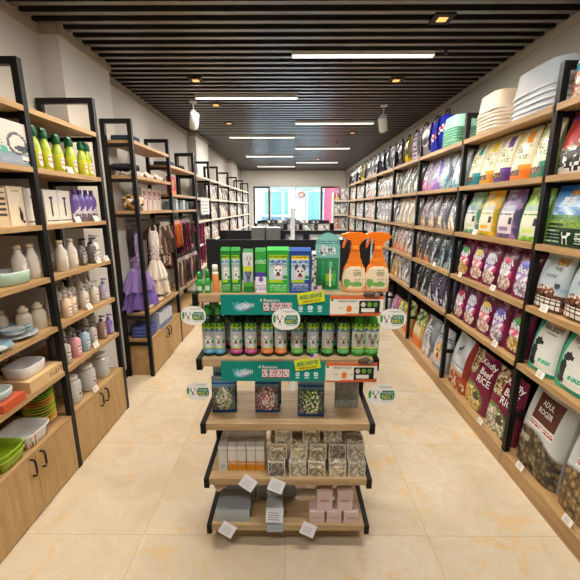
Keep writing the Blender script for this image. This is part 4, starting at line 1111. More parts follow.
# ------------------------------------------------------------------ clothing unit
def dress(key, c1, c2, c3, h=.78):
    sk = MB()
    def ring(z, r, amp, ph, n=48): return [((r + amp * sin(k * 2 * pi / n * 9 + ph)) * sin(2 * pi * k / n), -(r * .62 + amp * sin(k * 2 * pi / n * 9 + ph)) * cos(2 * pi * k / n), z) for k in range(n)]
    def layer(mb, z0, z1, r0, r1, c, ph):
        def fn(u, v):
            a = 2 * pi * u; r = r0 + (r1 - r0) * v ** .75; am = .016 * v * sin(a * 11 + ph + v * 2) + .008 * v * sin(a * 23 + ph)
            return ((r + am) * sin(a), -(r * .6 + am) * cos(a), z0 + (z1 - z0) * v + .012 * v * sin(a * 7 + ph))
        mb.grid(fn, 66, 12, lambda u, v: mix(c, sh(c, .78), hsh(int(u * 33), 0, ph)))
    layer(sk, -.36, -.72, .055, .165, c1, .5); 
    s2 = MB(); layer(s2, -.34, -.56, .05, .15, c2, 1.7)
    bo = MB(); bo.loft([(-.37, .055, .042), (-.3, .05, .04), (-.2, .066, .046), (-.13, .075, .04), (-.06, .07, .03), (-.04, .05, .02)], 28, 2.2, lambda a, j, z: mix(c3, sh(c3, .85), hsh(int(a * 12), j)))
    for i in range(26):
        a = hsh(i, 1) * 2 * pi; z = -.38 + .2 * hsh(i, 2); r = .06
        bo.loft([(z - .008, .002, .002, r * sin(a), -r * .75 * cos(a)), (z, .013, .01, r * sin(a), -r * .75 * cos(a)), (z + .008, .002, .002, r * sin(a), -r * .75 * cos(a))], 6, 2, mix(c2, (240, 220, 226), .5))
    s1_ = MB(); s1_.tube([(-.05, 0, -.05), (-.045, 0, .0), (-.03, 0, .02)], .01, c3); st = MB(); st.tube([(.05, 0, -.05), (.045, 0, .0), (.03, 0, .02)], .01, c3)
    hg = MB(); hg.tube([(-.07, 0, -.01), (0, 0, .035), (.07, 0, -.01)], .006, (60, 56, 56)); hg.tube([(0, 0, .035), (0, 0, .07), (.0, .012, .085), (0, .022, .075)], .003, (150, 150, 150))
    proto(key, 'pet_dress', 'dress', None, (('bodice', bo, CLOTH), ('skirt', sk, CLOTH), ('skirt_overlay', s2, CLOTH), ('strap', s1_, CLOTH), ('strap', st, CLOTH), ('hanger', hg, PLASTIC)))
dress('dress_purple', (122, 98, 172), (146, 122, 186), (158, 140, 190)); dress('dress_white', (222, 206, 184), (232, 220, 204), (226, 214, 206))
spawn('dress_purple', 'purple tulle pet dress hanging on the rail beside the pillar', (-1.655, 3.755, 1.575), 1.2, 'tulle dresses on the rail', 0, 0, (1.35, 1.1, 1.16))
spawn('dress_white', 'cream white tulle pet dress hanging behind the purple one', (-1.62, 4.18, 1.575), 1.3, 'tulle dresses on the rail', 0, 0, (1.1, 1, 1.08))
def garment(key, c, pat, h=.42, w=.26):
    b = MB()
    poly = [(-.06, 0), (-.13 * w / .26, -.05), (-.16 * w / .26, -.14), (-.12 * w / .26, -.16), (-.1 * w / .26, -.12), (-.11 * w / .26, -h), (.11 * w / .26, -h), (.1 * w / .26, -.12), (.12 * w / .26, -.16), (.16 * w / .26, -.14), (.13 * w / .26, -.05), (.06, 0), (0, -.03)]
    b.prism(poly, -.02, .02, c)
    p = MB()
    p.grid(lambda u, v: ((u - .5) * .19 * w / .26, -.0215 - .006 * sin(u * 14 + v * 5), -h + v * (h - .09)), 16, 20, lambda u, v: pat[int(hsh(int(u * 9), int(v * 14), len(key)) * len(pat))], True)
    hg = MB(); hg.tube([(-.08, 0, -.03), (0, 0, .03), (.08, 0, -.03)], .005, (50, 48, 48)); hg.tube([(0, 0, .03), (0, 0, .065), (0, .012, .08), (0, .022, .07)], .003, (150, 150, 150))
    proto(key, 'pet_coat', 'coat', None, (('coat_body', b, CLOTH), ('coat_front', p, CLOTH), ('hanger', hg, PLASTIC)))
garment('coat_black', (40, 38, 40), [(40, 38, 40), (52, 50, 52), (30, 28, 30)], .36)
garment('coat_brown', (90, 70, 58), [(110, 84, 66), (60, 46, 40), (206, 190, 170)], .46)
garment('coat_mauve', (110, 60, 74), [(120, 66, 80), (80, 40, 52), (206, 180, 180)], .44)
garment('coat_tan', (170, 146, 120), [(190, 166, 136), (110, 88, 70), (226, 214, 196), (60, 50, 46)], .5)
garment('coat_wine', (90, 30, 44), [(100, 34, 48), (60, 22, 32), (130, 60, 76)], .55)
CO = [('coat_black', 3.625, 1.575, 'black pet coat hanging first on the rail, left of the purple dress'), ('coat_brown', 4.30, 1.575, 'brown patterned pet coat hanging just past the cream dress'), ('coat_mauve', 4.38, 1.575, 'mauve pet coat hanging second past the cream dress'),
      ('coat_tan', 4.46, 1.575, 'tan patterned pet coat hanging third past the cream dress'), ('coat_wine', 4.53, 1.575, 'wine red pet coat hanging last before the black post'), ('coat_black', 5.02, 1.575, 'black pet coat in the leash bay, behind the orange packs'),
      ('coat_wine', 5.12, 1.575, 'wine red pet coat in the leash bay, second from left'), ('coat_brown', 5.26, 1.575, 'brown pet coat in the leash bay'), ('coat_wine', 5.40, 1.575, 'wine red pet coat near the far post of the leash bay'), ('coat_mauve', 5.56, 1.575, 'mauve pet coat last in the leash bay')]
for k, y, z, lab in CO: spawn(k, lab, (-1.64, y, z), .35 if y > 3.7 else RL, 'pet coats on the rail', 0, 0, None if y > 3.7 else (.3, 1, .75))
# hanging packs of leashes
def leash(key, c, c2, n=4, h=.3):
    b = MB()
    for i in range(n):
        x = (i - (n - 1) / 2) * .035
        b.tube([(x, -.012 * i, 0), (x - .02, -.012 * i, -h * .5), (x - .012, -.012 * i, -h * .9), (x + .012, -.012 * i, -h), (x + .026, -.012 * i, -h * .85), (x + .02, -.012 * i, -h * .5), (x + .004, -.012 * i, 0)], .009, c if i % 2 else c2, 6)
    cd = MB(); cd.box(-.05, .05, -.004, .0, -.02, .05, mix(c, (235, 230, 220), .5)); 
    hk = MB(); hk.tube([(0, -.002, .04), (0, -.002, .085), (0, .012, .097), (0, .022, .088)], .004, (120, 120, 120))
    proto(key, 'pet_leash', 'leash', None, (('leash_loops', b, CLOTH), ('header_card', cd, CARD), ('hook', hk, METAL)))
leash('leash_orange', (206, 76, 40), (190, 110, 60), 3, .3); leash('leash_wine', (110, 30, 56), (140, 50, 80), 4, .5); leash('leash_brown', (96, 76, 66), (186, 166, 150), 4, .34); leash('leash_dark', (50, 44, 46), (120, 90, 84), 4, .3); leash('leash_pink', (190, 120, 130), (90, 60, 70), 3, .28)
for i, (k, y, x, z, lab) in enumerate((('leash_orange', 4.70, -1.535, 1.58, 'orange-red leash bundle hanging at the front of the leash bay'), ('leash_orange', 4.84, -1.535, 1.58, 'orange-red leash bundle, second in the leash bay'), ('leash_dark', 5.0, -1.56, 1.58, 'dark leash bundle right of the orange ones'),
        ('leash_wine', 5.2, -1.56, 1.58, 'wine leash bundle in the leash bay'), ('leash_dark', 5.4, -1.56, 1.58, 'dark leash bundle toward the far post'), ('leash_brown', 4.34, -1.56, 1.58, 'brown and cream leash bundle past the cream dress'), ('leash_brown', 4.48, -1.56, 1.58, 'brown and cream leash bundle beside the middle post'))):
    spawn(k, lab, (x, y, z), RL - .3, 'hanging leash bundles')
for k in (0,):
    t = thing('hook_bar', 'low black hook bar across the leash bay', 'bar', None, (-1.53, 5.165, 1.17))
    b = MB(); b.box(-.008, .008, -.54, .54, -.012, .012, BLK); obj('bar', b.mesh('bar', METAL), t)
    b = MB()
    for y in (-.532, .532): b.box(-.03, .008, y - .008, y + .008, -.02, .02, BLK)
    obj('bracket', b.mesh('bracket', METAL), t)
for i, y in enumerate((4.74, 4.90, 5.06, 5.22, 5.38, 5.54)):
    spawn(('leash_brown', 'leash_dark', 'leash_pink')[i % 3], '%s leash bundle, %s on the low hook bar' % (('brown', 'dark', 'pink')[i % 3], place(i)), (-1.512, y, 1.085), RL - .2, 'hanging leash bundles')
# shoes on the low board and folded goods
def shoe():
    b = MB(); b.loft([(0, .03, .07), (.008, .032, .074), (.012, .03, .07)], 18, 2.4, (226, 220, 210)); u = MB()
    u.loft([(.012, .028, .066), (.03, .027, .06), (.05, .022, .034, 0, .024), (.075, .02, .026, 0, .032)], 18, 2.2, (150, 120, 104)); s = MB(); s.box(-.02, .02, -.03, -.012, .042, .05, (210, 196, 186))
    proto('shoe', 'pet_shoe', 'shoe', None, (('sole', b, PLASTIC), ('upper', u, CLOTH), ('strap', s, CLOTH)))
shoe()
for i, (y, x) in enumerate(((4.70, -1.57), (4.79, -1.57), (4.94, -1.57), (5.03, -1.57), (5.2, -1.57), (5.29, -1.57))):
    spawn('shoe', 'small brown pet shoe, %s on the low board of the leash bay' % place(i), (x, y, .715), RL, 'pet shoes on the low board')
def folded(key, cols, w=.2, d=.2, name='folded_coat', cat='folded coat', h=.03):
    b = MB(); z = 0
    for i, c in enumerate(cols):
        b.loft([(z, w / 2 * .97, d / 2 * .97), (z + h * .5, w / 2, d / 2), (z + h, w / 2 * .96, d / 2 * .96)], 24, 5, c); z += h
    proto(key, name, cat, (b, CLOTH))
folded('towel', [(84, 92, 150)], .24, .22, 'folded_towel', 'towel', .04)
for i in range(3): spawn('towel', '%s folded blue towel in the pile under the purple dress' % ('bottom', 'middle', 'top')[i], (-1.64, 3.74, .42 + i * .04), RL, 'folded blue towels')
boxproto('bluebook', 'boxed_pads', 'box', .05, .2, .2, (176, 190, 206), lambda u, v: (96, 120, 160) if v < .3 else (206, 210, 214))
for i in range(7): spawn('bluebook', 'pale blue upright pack, %s beside the folded towels' % place(i), (-1.62, 3.92 + i * .062, .42), RL, 'upright packs on the clothing cabinet', 0, 0, (1, 1, random.uniform(.8, 1.1)))
folded('lowfold', [(196, 176, 150)], .22, .2, 'folded_coat', 'folded coat', .045)
for i, y in enumerate((3.78, 4.05, 4.32)): spawn('lowfold', 'tan folded coat on the low board under the dresses, %s' % ('left', 'middle', 'right')[i], (-1.63, y, .715), RL, 'folded coats on the low board')
def scarf():
    b = MB()
    b.grid(lambda u, v: ((u - .5) * .26, (v - .5) * .22, .05 + .018 * sin(u * 9 + v * 4) + .014 * sin(v * 13 - u * 5) - .05 * (2 * abs(u - .5)) ** 6 - .045 * (2 * abs(v - .5)) ** 6), 22, 18,
           lambda u, v: (206, 196, 190) if (int(u * 11 + v * 4) % 3) else (120, 70, 74))
    b.box(-.11, .11, -.09, .09, 0, .03, (190, 180, 172))
    proto('scarf', 'folded_scarf', 'scarf', (b, CLOTH))
scarf()
for i, y in enumerate((3.74, 4.02, 4.3)): spawn('scarf', 'crumpled white and wine scarf, %s on the second clothing shelf' % ('left', 'middle', 'right')[i], (-1.63, y, 2.10), RL, 'crumpled scarves')
folded('navyfold', [(58, 70, 90)], .24, .22, 'folded_blanket', 'blanket', .05); folded('blackfold', [(44, 44, 48)], .24, .22, 'folded_blanket', 'blanket', .05)
spawn('navyfold', 'navy folded blanket on the highest clothing shelf beside the pillar', (-1.64, 3.74, 2.42), RL, 'dark folded blankets'); spawn('blackfold', 'black folded blanket on the second clothing shelf, in front of the pillar', (-1.66, 3.72, 2.155 + .005), RL, 'dark folded blankets')
spawn('navyfold', 'navy folded blanket on the highest shelf of the leash bay, left', (-1.64, 4.8, 2.31), RL, 'dark folded blankets'); spawn('blackfold', 'black folded blanket on the highest shelf of the leash bay, right', (-1.64, 5.25, 2.31), RL, 'dark folded blankets')
b = MB()
def pil(u, v):
    a = 2 * pi * u; p = pi * (v - .5); r = 1 + .06 * sin(a * 8) * cos(p) ** 2
    return (.15 * r * sin(a) * cos(p), -.1 * r * cos(a) * cos(p), .085 + .085 * sin(p))
b.grid(pil, 40, 16, lambda u, v: (196, 150, 84) if sin(u * 50 + v * 14) > .2 else ((226, 220, 206) if sin(u * 30 - v * 18) > .3 else (60, 52, 46)))
proto('pillow', 'pet_pillow', 'pillow', (b, FILM)); spawn('pillow', 'shiny gold and black ball-shaped pillow on the third clothing shelf', (-1.64, 3.77, 1.765), RL)
boxproto('pinkpack', 'clothes_pack', 'pack', .13, .1, .24, (206, 190, 180), lambda u, v: (150, 50, 76) if inr(u, v, .25, .5, .9, .85) and hsh(int(u * 9), int(v * 9)) > .3 else (212, 198, 188), mat=FILM)
for i, y in enumerate((4.05, 4.2, 4.35, 4.49)): spawn('pinkpack', 'white and wine clothes pack, %s behind the middle clothing shelf' % place(i), (-1.68, y, 1.765), RL, 'white and wine clothes packs')
boxproto('redpack', 'red_pack', 'pack', .16, .06, .22, (170, 50, 44), lambda u, v: (226, 130, 50) if v < .2 or inel(u, v, .5, .6, .22, .2) else ((206, 60, 60) if hsh(int(u * 8), int(v * 10)) > .3 else (110, 30, 60)), mat=FILM)
spawn('redpack', 'red and orange toy pack at the left end of the second leash bay shelf', (-1.56, 4.76, 1.96), RL)
boxproto('tealtin', 'treat_tin', 'tin', .09, .09, .11, (96, 130, 140), None, (70, 90, 100)); boxproto('whitebox', 'white_box', 'box', .1, .09, .13, (206, 204, 200), lambda u, v: (150, 150, 156) if lines(u, v, 9) else (212, 210, 206))
for i, y in enumerate((4.72, 4.88, 5.04, 5.2, 5.36)):
    spawn('tealtin' if i % 2 == 0 else 'whitebox', '%s, %s on the third shelf of the leash bay' % ('grey-teal tin' if i % 2 == 0 else 'white box', place(i)), (-1.58, y, 1.765), RL, 'tins and boxes in the leash bay')

# notice and garland on the second pillar
b = MB(); b.box(0, .004, -.3, .3, -.14, .14, (226, 224, 220))
for i in range(4): b.box(.004, .005, -.24, .22, -.1 + i * .055, -.085 + i * .055, (150, 150, 154))
tag(obj('wall_notice', b.mesh('wall_notice', CARD), None, (-1.5, 6.3, 1.82)), 'white printed notice hung beyond the leash bay on the left', 'notice')
spawn('leash_wine', 'wine red leash bundle hanging alone below the white notice', (-1.55, 6.05, 1.53), RL, 'hanging leash bundles', 0, 0, (1.3, 1.3, 1.3))

# far left shelves: small packs
lf = ['white', 'ivory', 'palegrey', 'rosegrey', 'slate', 'peach', 'white', 'slate']
q = 0
for k in range(6):
    y0, y1 = LF[k] + .05, LF[k + 1] - .05
    for si, z in enumerate(LFZ[1:5]):
        nb = 4
        for j in range(nb):
            if k == 0 and si < 2 and j > 0: continue
            key = lf[(q * 3 + si) % len(lf)]; q += 1
            y = y0 + (j + .5) * (y1 - y0) / nb
            spawn(key, '%s, %s on the %s board, %s far-left bay' % (DESC[key], place(j), ('upper', 'second', 'third', 'lower')[si], LFN[k]), (-1.57, y, z), RL + random.uniform(-.15, .15), 'small packs on the far left shelves', -.06, 0, (.9, .8, random.uniform(.75, .95)))

# ------------------------------------------------------------------ the front display rack
GX = -.02; GY = 1.56; GB_ = 1.90
GZ = [1.415, 1.100, .758, .441, .154]
t = thing('display_rack', 'front display rack with five oak shelves and black brackets in the aisle', 'display rack', None, (GX, GY, 0))
D = GB_ - GY
for s in (-1, 1):
    b = MB(); b.box(s * .415 - .022, s * .415 + .022, D, D + .04, 0, 1.635, BLK); obj('post', b.mesh('post', METAL), t)
    b = MB(); b.box(s * .415 - .03, s * .415 + .03, D - .12, D + .3, 0, .05, BLK); obj('foot', b.mesh('foot', METAL), t)
b = MB(); b.box(-.436, .436, D - .012, D, 1.30, 1.632, (34, 35, 38)); obj('top_panel', b.mesh('top_panel', METAL), t)
for z in (1.08, .72, .40, .12):
    b = MB(); b.box(-.393, .393, D + .005, D + .035, z - .05, z - .01, BLK); obj('cross_bar', b.mesh('cross_bar', METAL), t)
for i, z in enumerate(GZ):
    b = MB(); b.box(-.405, .405, 0, D - .014, z - .036, z, SHC); obj('shelf', b.mesh('shelf', OAKX), t)
    for s in (-1, 1):
        b = MB(); x0, x1 = (s * .405, s * .431) if s > 0 else (s * .431, s * .405)
        b.box(x0, x1, -.006, D + .0, z - .034, z + .004, BLK); b.box(x0, x1, -.006, .02, z - .052, z - .03, BLK)
        obj('bracket', b.mesh('bracket', METAL), t)

def gput(key, lab, x, z, y=1.63, group=None, rz=0, scale=None, lean=0): return spawn(key, lab, (x, y, z), rz, group, lean, 0, scale)
LIME = (176, 206, 40); GRN = (40, 140, 50)
DOGC = ((245, 242, 236), (206, 196, 190))
# ---- top row
b = MB(); b.loft([(0, .014, .011), (.012, .016, .013), (.032, .016, .013), (.05, .016, .013), (.066, .01, .009)], 18, 2.4, lambda a, j, z: (206, 226, 206) if (j == 1 and (a < .12 or a > .88)) else (46, 160, 60))
c = MB(); c.loft([(.066, .011, .011), (.09, .01, .01), (.1, .005, .005)], 12, 2, (40, 150, 60))
proto('mini', 'spray_bottle', 'bottle', (b, PLASTIC), (('cap', c, PLASTIC),))
gput('mini', 'small green bottle at the left end of the top display shelf', -.425, GZ[0], 1.6, 'small green bottles'); gput('mini', 'small green bottle, second from the left end of the top shelf', -.388, GZ[0], 1.6, 'small green bottles', 0, (1, 1, 1.1))
b = MB(); b.loft([(0, .014, .014), (.004, .0155, .0155), (.09, .0155, .0155), (.1, .012, .012)], 18, 2, lambda a, j, z: (226, 150, 90) if .03 < z < .05 else (240, 234, 224))
c = MB(); c.loft([(.1, .013, .013), (.128, .013, .013), (.131, .009, .009)], 14, 2, (244, 240, 232))
proto('whitetube', 'foam_bottle', 'bottle', (b, PLASTIC), (('cap', c, PLASTIC),)); gput('whitetube', 'white tube bottle with peach band on the top shelf', -.351, GZ[0], 1.6)
def boxprint(dogv, dogr, body, photo, top, stripe, patch=None, head=DOGC[0], ear=DOGC[1], ar=1.0):
    def p(u, v):
        if v > .955: return sh(body, .85)
        if .8 < v < .9 and inr(u, v, .08, 0, .92, 1): return top if not (.82 < v < .88 and lines(u, v, 36, .8)) else sh(top, .5)
        if .25 < v < .8 and .1 < u < .9:
            if v < .32: return LIME if .05 < u < .7 else body
            if inel(u, (v - .38) * ar + .38, .82, .38, .12, .09): return GRN
            d = dogface(u, (v - dogv) * ar * .8 + dogv, .5, dogv, dogr * 1.25, head, ear, None)
            if d: return d
            if v > .72: return stripe if lines(u, v, 30, .8) else (206, 222, 232)
            if .62 < v < .7 and lines(u, v, 26): return (90, 110, 150)
            return photo
        if .06 < v < .2 and .12 < u < .88 and lines(u, v, 24, .6): return mix(body, (255, 255, 255), .55)
        return body
    return p
def carton(key, w, d, h, c, fr, tuck=True, hang=False, nu=30, nv=56, text=None):
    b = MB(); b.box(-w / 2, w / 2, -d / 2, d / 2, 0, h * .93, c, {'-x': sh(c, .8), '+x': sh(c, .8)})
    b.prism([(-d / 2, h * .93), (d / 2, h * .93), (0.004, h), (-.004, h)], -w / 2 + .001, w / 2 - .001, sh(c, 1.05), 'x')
    f = MB(); f.grid(lambda u, v: ((u - .5) * w * .998, -d / 2 - .0008, v * h * .93), nu, nv, fr, False)
    parts = [('printed_front', f, CARD)]
    if text:
        l = MB()
        for body, cx, cz, tw, th, tc in text: letter(l, body, cx, cz, tw, th, tc, lambda x, z: -d / 2 - .0012)
        parts.append(('lettering', l, CARD))
    proto(key, 'product_carton', 'carton', (b, CARD), parts)
carton('c_tall', .043, .04, .208, GRN, boxprint(.5, .26, GRN, (196, 206, 206), LIME, (70, 130, 180), ar=2.6), nu=20)
carton('c_slim', .046, .04, .2, (52, 130, 66), lambda u, v: ((40, 120, 50) if v < .16 else (90, 170, 60) if v < .26 else dogface(u, (v - .42) * 2.4 + .42, .5, .42, .4, (130, 130, 136), (60, 58, 62), (150, 180, 210)) if v < .54 else (206, 220, 60) if v < .66 else dogface(u, (v - .78) * 2.4 + .78, .6, .78, .3, (220, 210, 196), (180, 120, 70), (206, 218, 226)) if v < .92 else (226, 226, 222)), nu=20)
carton('c_split', .05, .04, .205, GRN, lambda u, v: ((232, 230, 238) if not (lines(u, v, 26) and (.06 < v < .12 or .16 < v < .2)) and not inel(u, v, .5, .33, .22, .06) else (120, 96, 170)) if v < .4 else ((80, 60, 150) if v < .5 else ((56, 160, 60) if not (.72 < v < .8 and lines(u, v, 24)) else (220, 240, 220))), nu=20)
carton('c_bigg', .1, .05, .21, (56, 170, 62), boxprint(.52, .26, (56, 170, 62), (186, 206, 220), LIME, (70, 120, 180), ar=2.1), nu=44, text=[('OraliCare', 0, .137, .05, .01, (50, 80, 150))])
carton('c_blue', .098, .05, .207, (30, 74, 150), boxprint(.5, .26, (30, 74, 150), (196, 210, 222), (240, 206, 50), (70, 120, 180), None, (226, 222, 218), (70, 76, 96), ar=2.1), nu=44, text=[('WHITENING', 0, .04, .07, .01, WH)])
carton('c_thin', .02, .04, .19, (196, 196, 190), lambda u, v: (60, 60, 60) if hsh(int(u * 4), int(v * 22)) > .55 else (216, 214, 206), nu=6)
gput('c_tall', 'tall slim green carton with dog picture, left one of the pair', -.302, GZ[0], 1.62, 'tall slim green cartons'); gput('c_tall', 'tall slim green carton with dog picture, right of the pair', -.256, GZ[0], 1.62, 'tall slim green cartons')
gput('c_slim', 'slim carton with two small dog pictures on the top shelf', -.2, GZ[0], 1.62); gput('c_split', 'carton with green upper and white purple-banded lower half', -.142, GZ[0], 1.62)
gput('c_bigg', 'wide green carton with smiling white dog on the top shelf', -.063, GZ[0], 1.62); gput('c_blue', 'wide blue carton with spotted dog face on the top shelf', .037, GZ[0], 1.62); gput('c_thin', 'thin grey patterned carton edge beside the blue dog carton', .1, GZ[0], 1.63)
# clamshell pack
def clam_out(u, z, w=.058, h=.272):
    return True
poly = [(-.057, 0), (.057, 0), (.057, .215)] + [(.057 * cos(a * pi / 12), .215 + .057 * sin(a * pi / 12)) for a in range(1, 12)] + [(-.057, .215)]
b = MB(); b.prism(poly, .012, .016, (50, 120, 110))
f = MB()
def clamp_(u, v):
    x = (u - .5) * .114; z = v * .272
    if z > .215 and x * x + (z - .215) ** 2 > .0555 ** 2: return None
    e = min(.057 - abs(x), z if z < .2 else 9, (.0565 - sqrt(x * x + (z - .215) ** 2)) if z > .215 else 9)
    if e < .006: return (120, 190, 170)
    if v > .58:
        if inel(u, v, .35, .7, .2, .09) or inel(u, v, .68, .7, .17, .07): return (226, 232, 230) if hsh(int(u * 30), int(v * 50)) > .3 else (90, 96, 100)
        if .8 < v < .88 and lines(u, v, 26): return (30, 90, 110)
        return (130, 190, 186)
    if v < .1: return (40, 130, 60)
    if inr(u, v, .3, .1, .85, .3): return LIME if .18 < v else (90, 180, 60)
    return (60, 130, 90)
f.grid(lambda u, v: ((u - .5) * .114, .0112, v * .272), 40, 80, clamp_, False)
bl_ = MB(); bl_.loft([(.02, .04, .018, 0, -.006), (.03, .046, .022, 0, -.006), (.14, .044, .02, 0, -.006), (.155, .036, .012, 0, -.002)], 24, 4, (150, 220, 180))
bt = MB(); bt.loft([(.022, .014, .01, -.024), (.09, .014, .01, -.024), (.1, .007, .007, -.024), (.125, .008, .008, -.024), (.14, .003, .003, -.024)], 14, 2, (30, 140, 80))
br = MB(); br.box(.008, .016, -.01, -.004, .025, .14, (232, 236, 232)); br.box(.004, .02, -.016, -.01, .115, .14, (90, 200, 130)); br.box(.024, .036, -.01, -.004, .03, .1, (60, 170, 80))
proto('clam', 'blister_pack', 'blister pack', None, (('backing_card', b, CARD), ('printed_front', f, CARD), ('gel_bottle', bt, PLASTIC), ('toothbrush', br, PLASTIC)))
gput('clam', 'teal blister pack with rounded top, holding a gel bottle and toothbrush', .165, GZ[0], 1.63)
# orange spray bottles
b = MB()
def spc(a, j, z):
    f = a if a < .5 else a - 1
    if z < .012: return (226, 170, 120)
    x, zz = f * 4.3, (z - .07) / .052
    if x * x + zz * zz < 1:
        if inel(f, z, -.1, .045, .06, .02) or inel(f, z, .02, .04, .07, .012): return (120, 176, 90)
        if .058 < z < .064 and f > 0 and hsh(int(f * 60), 3) > .5: return (130, 146, 120)
        return (236, 216, 182)
    return mix((228, 172, 120), (226, 120, 34), (z - .02) / .1)
b.loft([(0, .05, .026), (.004, .055, .03), (.06, .055, .03), (.1, .045, .027), (.14, .028, .022), (.17, .021, .019), (.195, .018, .018), (.2, .014, .014)] , 64, 2.5, spc, True)
# refine vertical resolution by a second, denser body
b = MB(); prof = [(0, .05, .026), (.004, .055, .03), (.06, .056, .03), (.105, .05, .028), (.14, .034, .023), (.165, .025, .019), (.195, .019, .018)]
rr = []
for i in range(41):
    z = .195 * i / 40
    for q in range(len(prof) - 1):
        if prof[q][0] <= z <= prof[q + 1][0]:
            f_ = (z - prof[q][0]) / (prof[q + 1][0] - prof[q][0]); f_ = f_ * f_ * (3 - 2 * f_) if q > 1 else f_
            rr.append((z, prof[q][1] + f_ * (prof[q + 1][1] - prof[q][1]), prof[q][2] + f_ * (prof[q + 1][2] - prof[q][2]))); break
b.loft(rr, 64, 2.5, spc)
OR = (240, 118, 20)
h = MB(); h.loft([(.19, .019, .019), (.196, .0205, .0205), (.21, .0205, .0205), (.214, .016, .016)], 24, 2, (244, 130, 30))
h.prism([(-.018, .213), (.016, .213), (.03, .235), (.054, .252), (.052, .262), (.03, .274), (-.03, .276), (-.05, .27), (-.052, .252), (-.036, .248), (-.02, .236)], -.014, .014, OR)
tr_ = MB(); tr_.prism([(-.03, .25), (-.044, .25), (-.056, .222), (-.058, .205), (-.052, .204), (-.044, .222)], -.008, .008, (226, 100, 16))
nz_ = MB(); nz_.loft([(-.0, .009, .009), (.012, .011, .011)], 12, 2, (250, 140, 40)); nz_.v = [(-.05 - z, y, .262 + x * .8) for x, y, z in nz_.v]
l = MB()
for tx_, cz, tw, th in (('Natural', .106, .03, .006), ('STAIN', .094, .034, .008), ('REMOVER', .084, .034, .006)): letter(l, tx_, .01, cz, tw, th, (50, 70, 50), lambda x, z: -.031)
proto('orspray', 'trigger_spray_bottle', 'spray bottle', (b, PLASTIC), (('spray_head', h, PLASTIC, (0, 0, 0), [('nozzle', nz_, PLASTIC)]), ('trigger', tr_, PLASTIC), ('lettering', l, CARD)))
gput('orspray', 'orange trigger spray bottle, left of the pair on the top shelf', .288, GZ[0], 1.63, 'orange trigger spray bottles'); gput('orspray', 'orange trigger spray bottle, right of the pair, at the shelf end', .395, GZ[0], 1.63, 'orange trigger spray bottles', -.06)

# ---- second row: twelve bottles
def shampoo(key, band, head, ear, photo, capc=(50, 150, 60), shape=0):
    R = .0315 if not shape else .032
    ring = [(0, R * .92, R * .92), (.004, R, R)] + [(z / 100, R, R) for z in (1, 2, 3, 4, 5, 6, 7, 8, 9, 10, 11, 12, 13, 14)] + [(.15, R * .97, R * .97), (.158, R * .88, R * .88), (.168, R * .66, R * .66), (.18, R * .5, R * .5)]
    if shape: ring = [(z, r * (1 + .12 * sin(z * 36)) * (1 if z < .14 else .92), r2 * .9) for z, r, r2 in ring]
    b = MB(); b.loft(ring, 28, 2, (16, 44, 24) if not shape else (60, 156, 46))
    c = MB(); c.loft([(.178, R * .52, R * .52), (.182, R * .56, R * .56), (.214, R * .52, R * .52), (.218, R * .42, R * .42)], 18, 2, capc); c.box(-.008, .008, -R * .75, 0, .207, .214, capc)
    l = MB()
    def p(u, v):
        if v > .8 + .05 * sin(u * 19): return (LIME if not (.86 < v < .95 and lines(u, v, 18, .8)) else (110, 150, 20)) if v < 1.0 - .12 * abs(sin(u * 11)) else (40, 100, 40)
        if v > .72: return (110, 166, 206) if not lines(u, v, 14, .7) else (40, 84, 150)
        if v < .17: return mix(band, (255, 255, 255), .55) if (.05 < v < .12 and lines(u, v, 20)) else band
        if v < .2: return (196, 206, 70)
        if inel(u, v, .84, .38, .1, .07): return (60, 160, 60)
        d = dogface(u, (v - .47) * 1.7 + .47, .48, .45, .34, head, ear, None)
        return d or photo
    Rl = R * (1.012 if not shape else 1.12)
    l.grid(lambda u, v: (Rl * sin((u - .5) * 2.3), -Rl * (1 if not shape else .93) * cos((u - .5) * 2.3), .014 + .134 * v), 26, 44, p, True)
    proto(key, 'shampoo_bottle', 'bottle', (b, PLASTIC), (('cap', c, PLASTIC), ('label', l, CARD)))
shampoo('s_blue', (70, 150, 200), *DOGC, (190, 200, 206)); shampoo('s_mag', (190, 50, 130), *DOGC, (196, 204, 206)); shampoo('s_orn', (230, 110, 50), *DOGC, (196, 206, 206))
shampoo('s_grn', (70, 170, 60), (240, 236, 230), (206, 196, 190), (180, 196, 206)); shampoo('s_gol', (60, 160, 70), (214, 206, 196), (196, 186, 176), (190, 194, 196)); shampoo('s_cat', (60, 170, 60), (186, 176, 160), (120, 110, 100), (206, 214, 196), (60, 170, 60), 1)
XS = [-.418, -.35, -.267, -.199, -.118, -.053, .025, .100, .171, .248, .321, .394]
KS = ['s_blue', 's_blue', 's_mag', 's_mag', 's_orn', 's_orn', 's_grn', 's_grn', 's_gol', 's_gol', 's_cat', 's_cat']
NM = {'s_blue': 'blue-based', 's_mag': 'magenta-based', 's_orn': 'orange-based', 's_grn': 'green-based', 's_gol': 'pale-puppy green', 's_cat': 'bright green cat'}
for i, (x, k) in enumerate(zip(XS, KS)):
    gput(k, '%s shampoo bottle, %s of its pair on the second display shelf' % (NM[k], 'left' if i % 2 == 0 else 'right'), max(-.40, min(.385, x)), GZ[1], 1.625, 'shampoo bottles on the display rack', random.uniform(-.1, .1), (1, 1, 1.14))
for i, x in enumerate((-.385, -.31, -.235, -.16, -.085, -.01, .065, .14, .215, .29, .362)):
    k = KS[min(i + 1, 11)]
    gput(k, '%s shampoo bottle in the back row, %s' % (NM[k], place(i)), x, GZ[1], 1.72, 'shampoo bottles on the display rack', 0, (1, 1, 1.14))

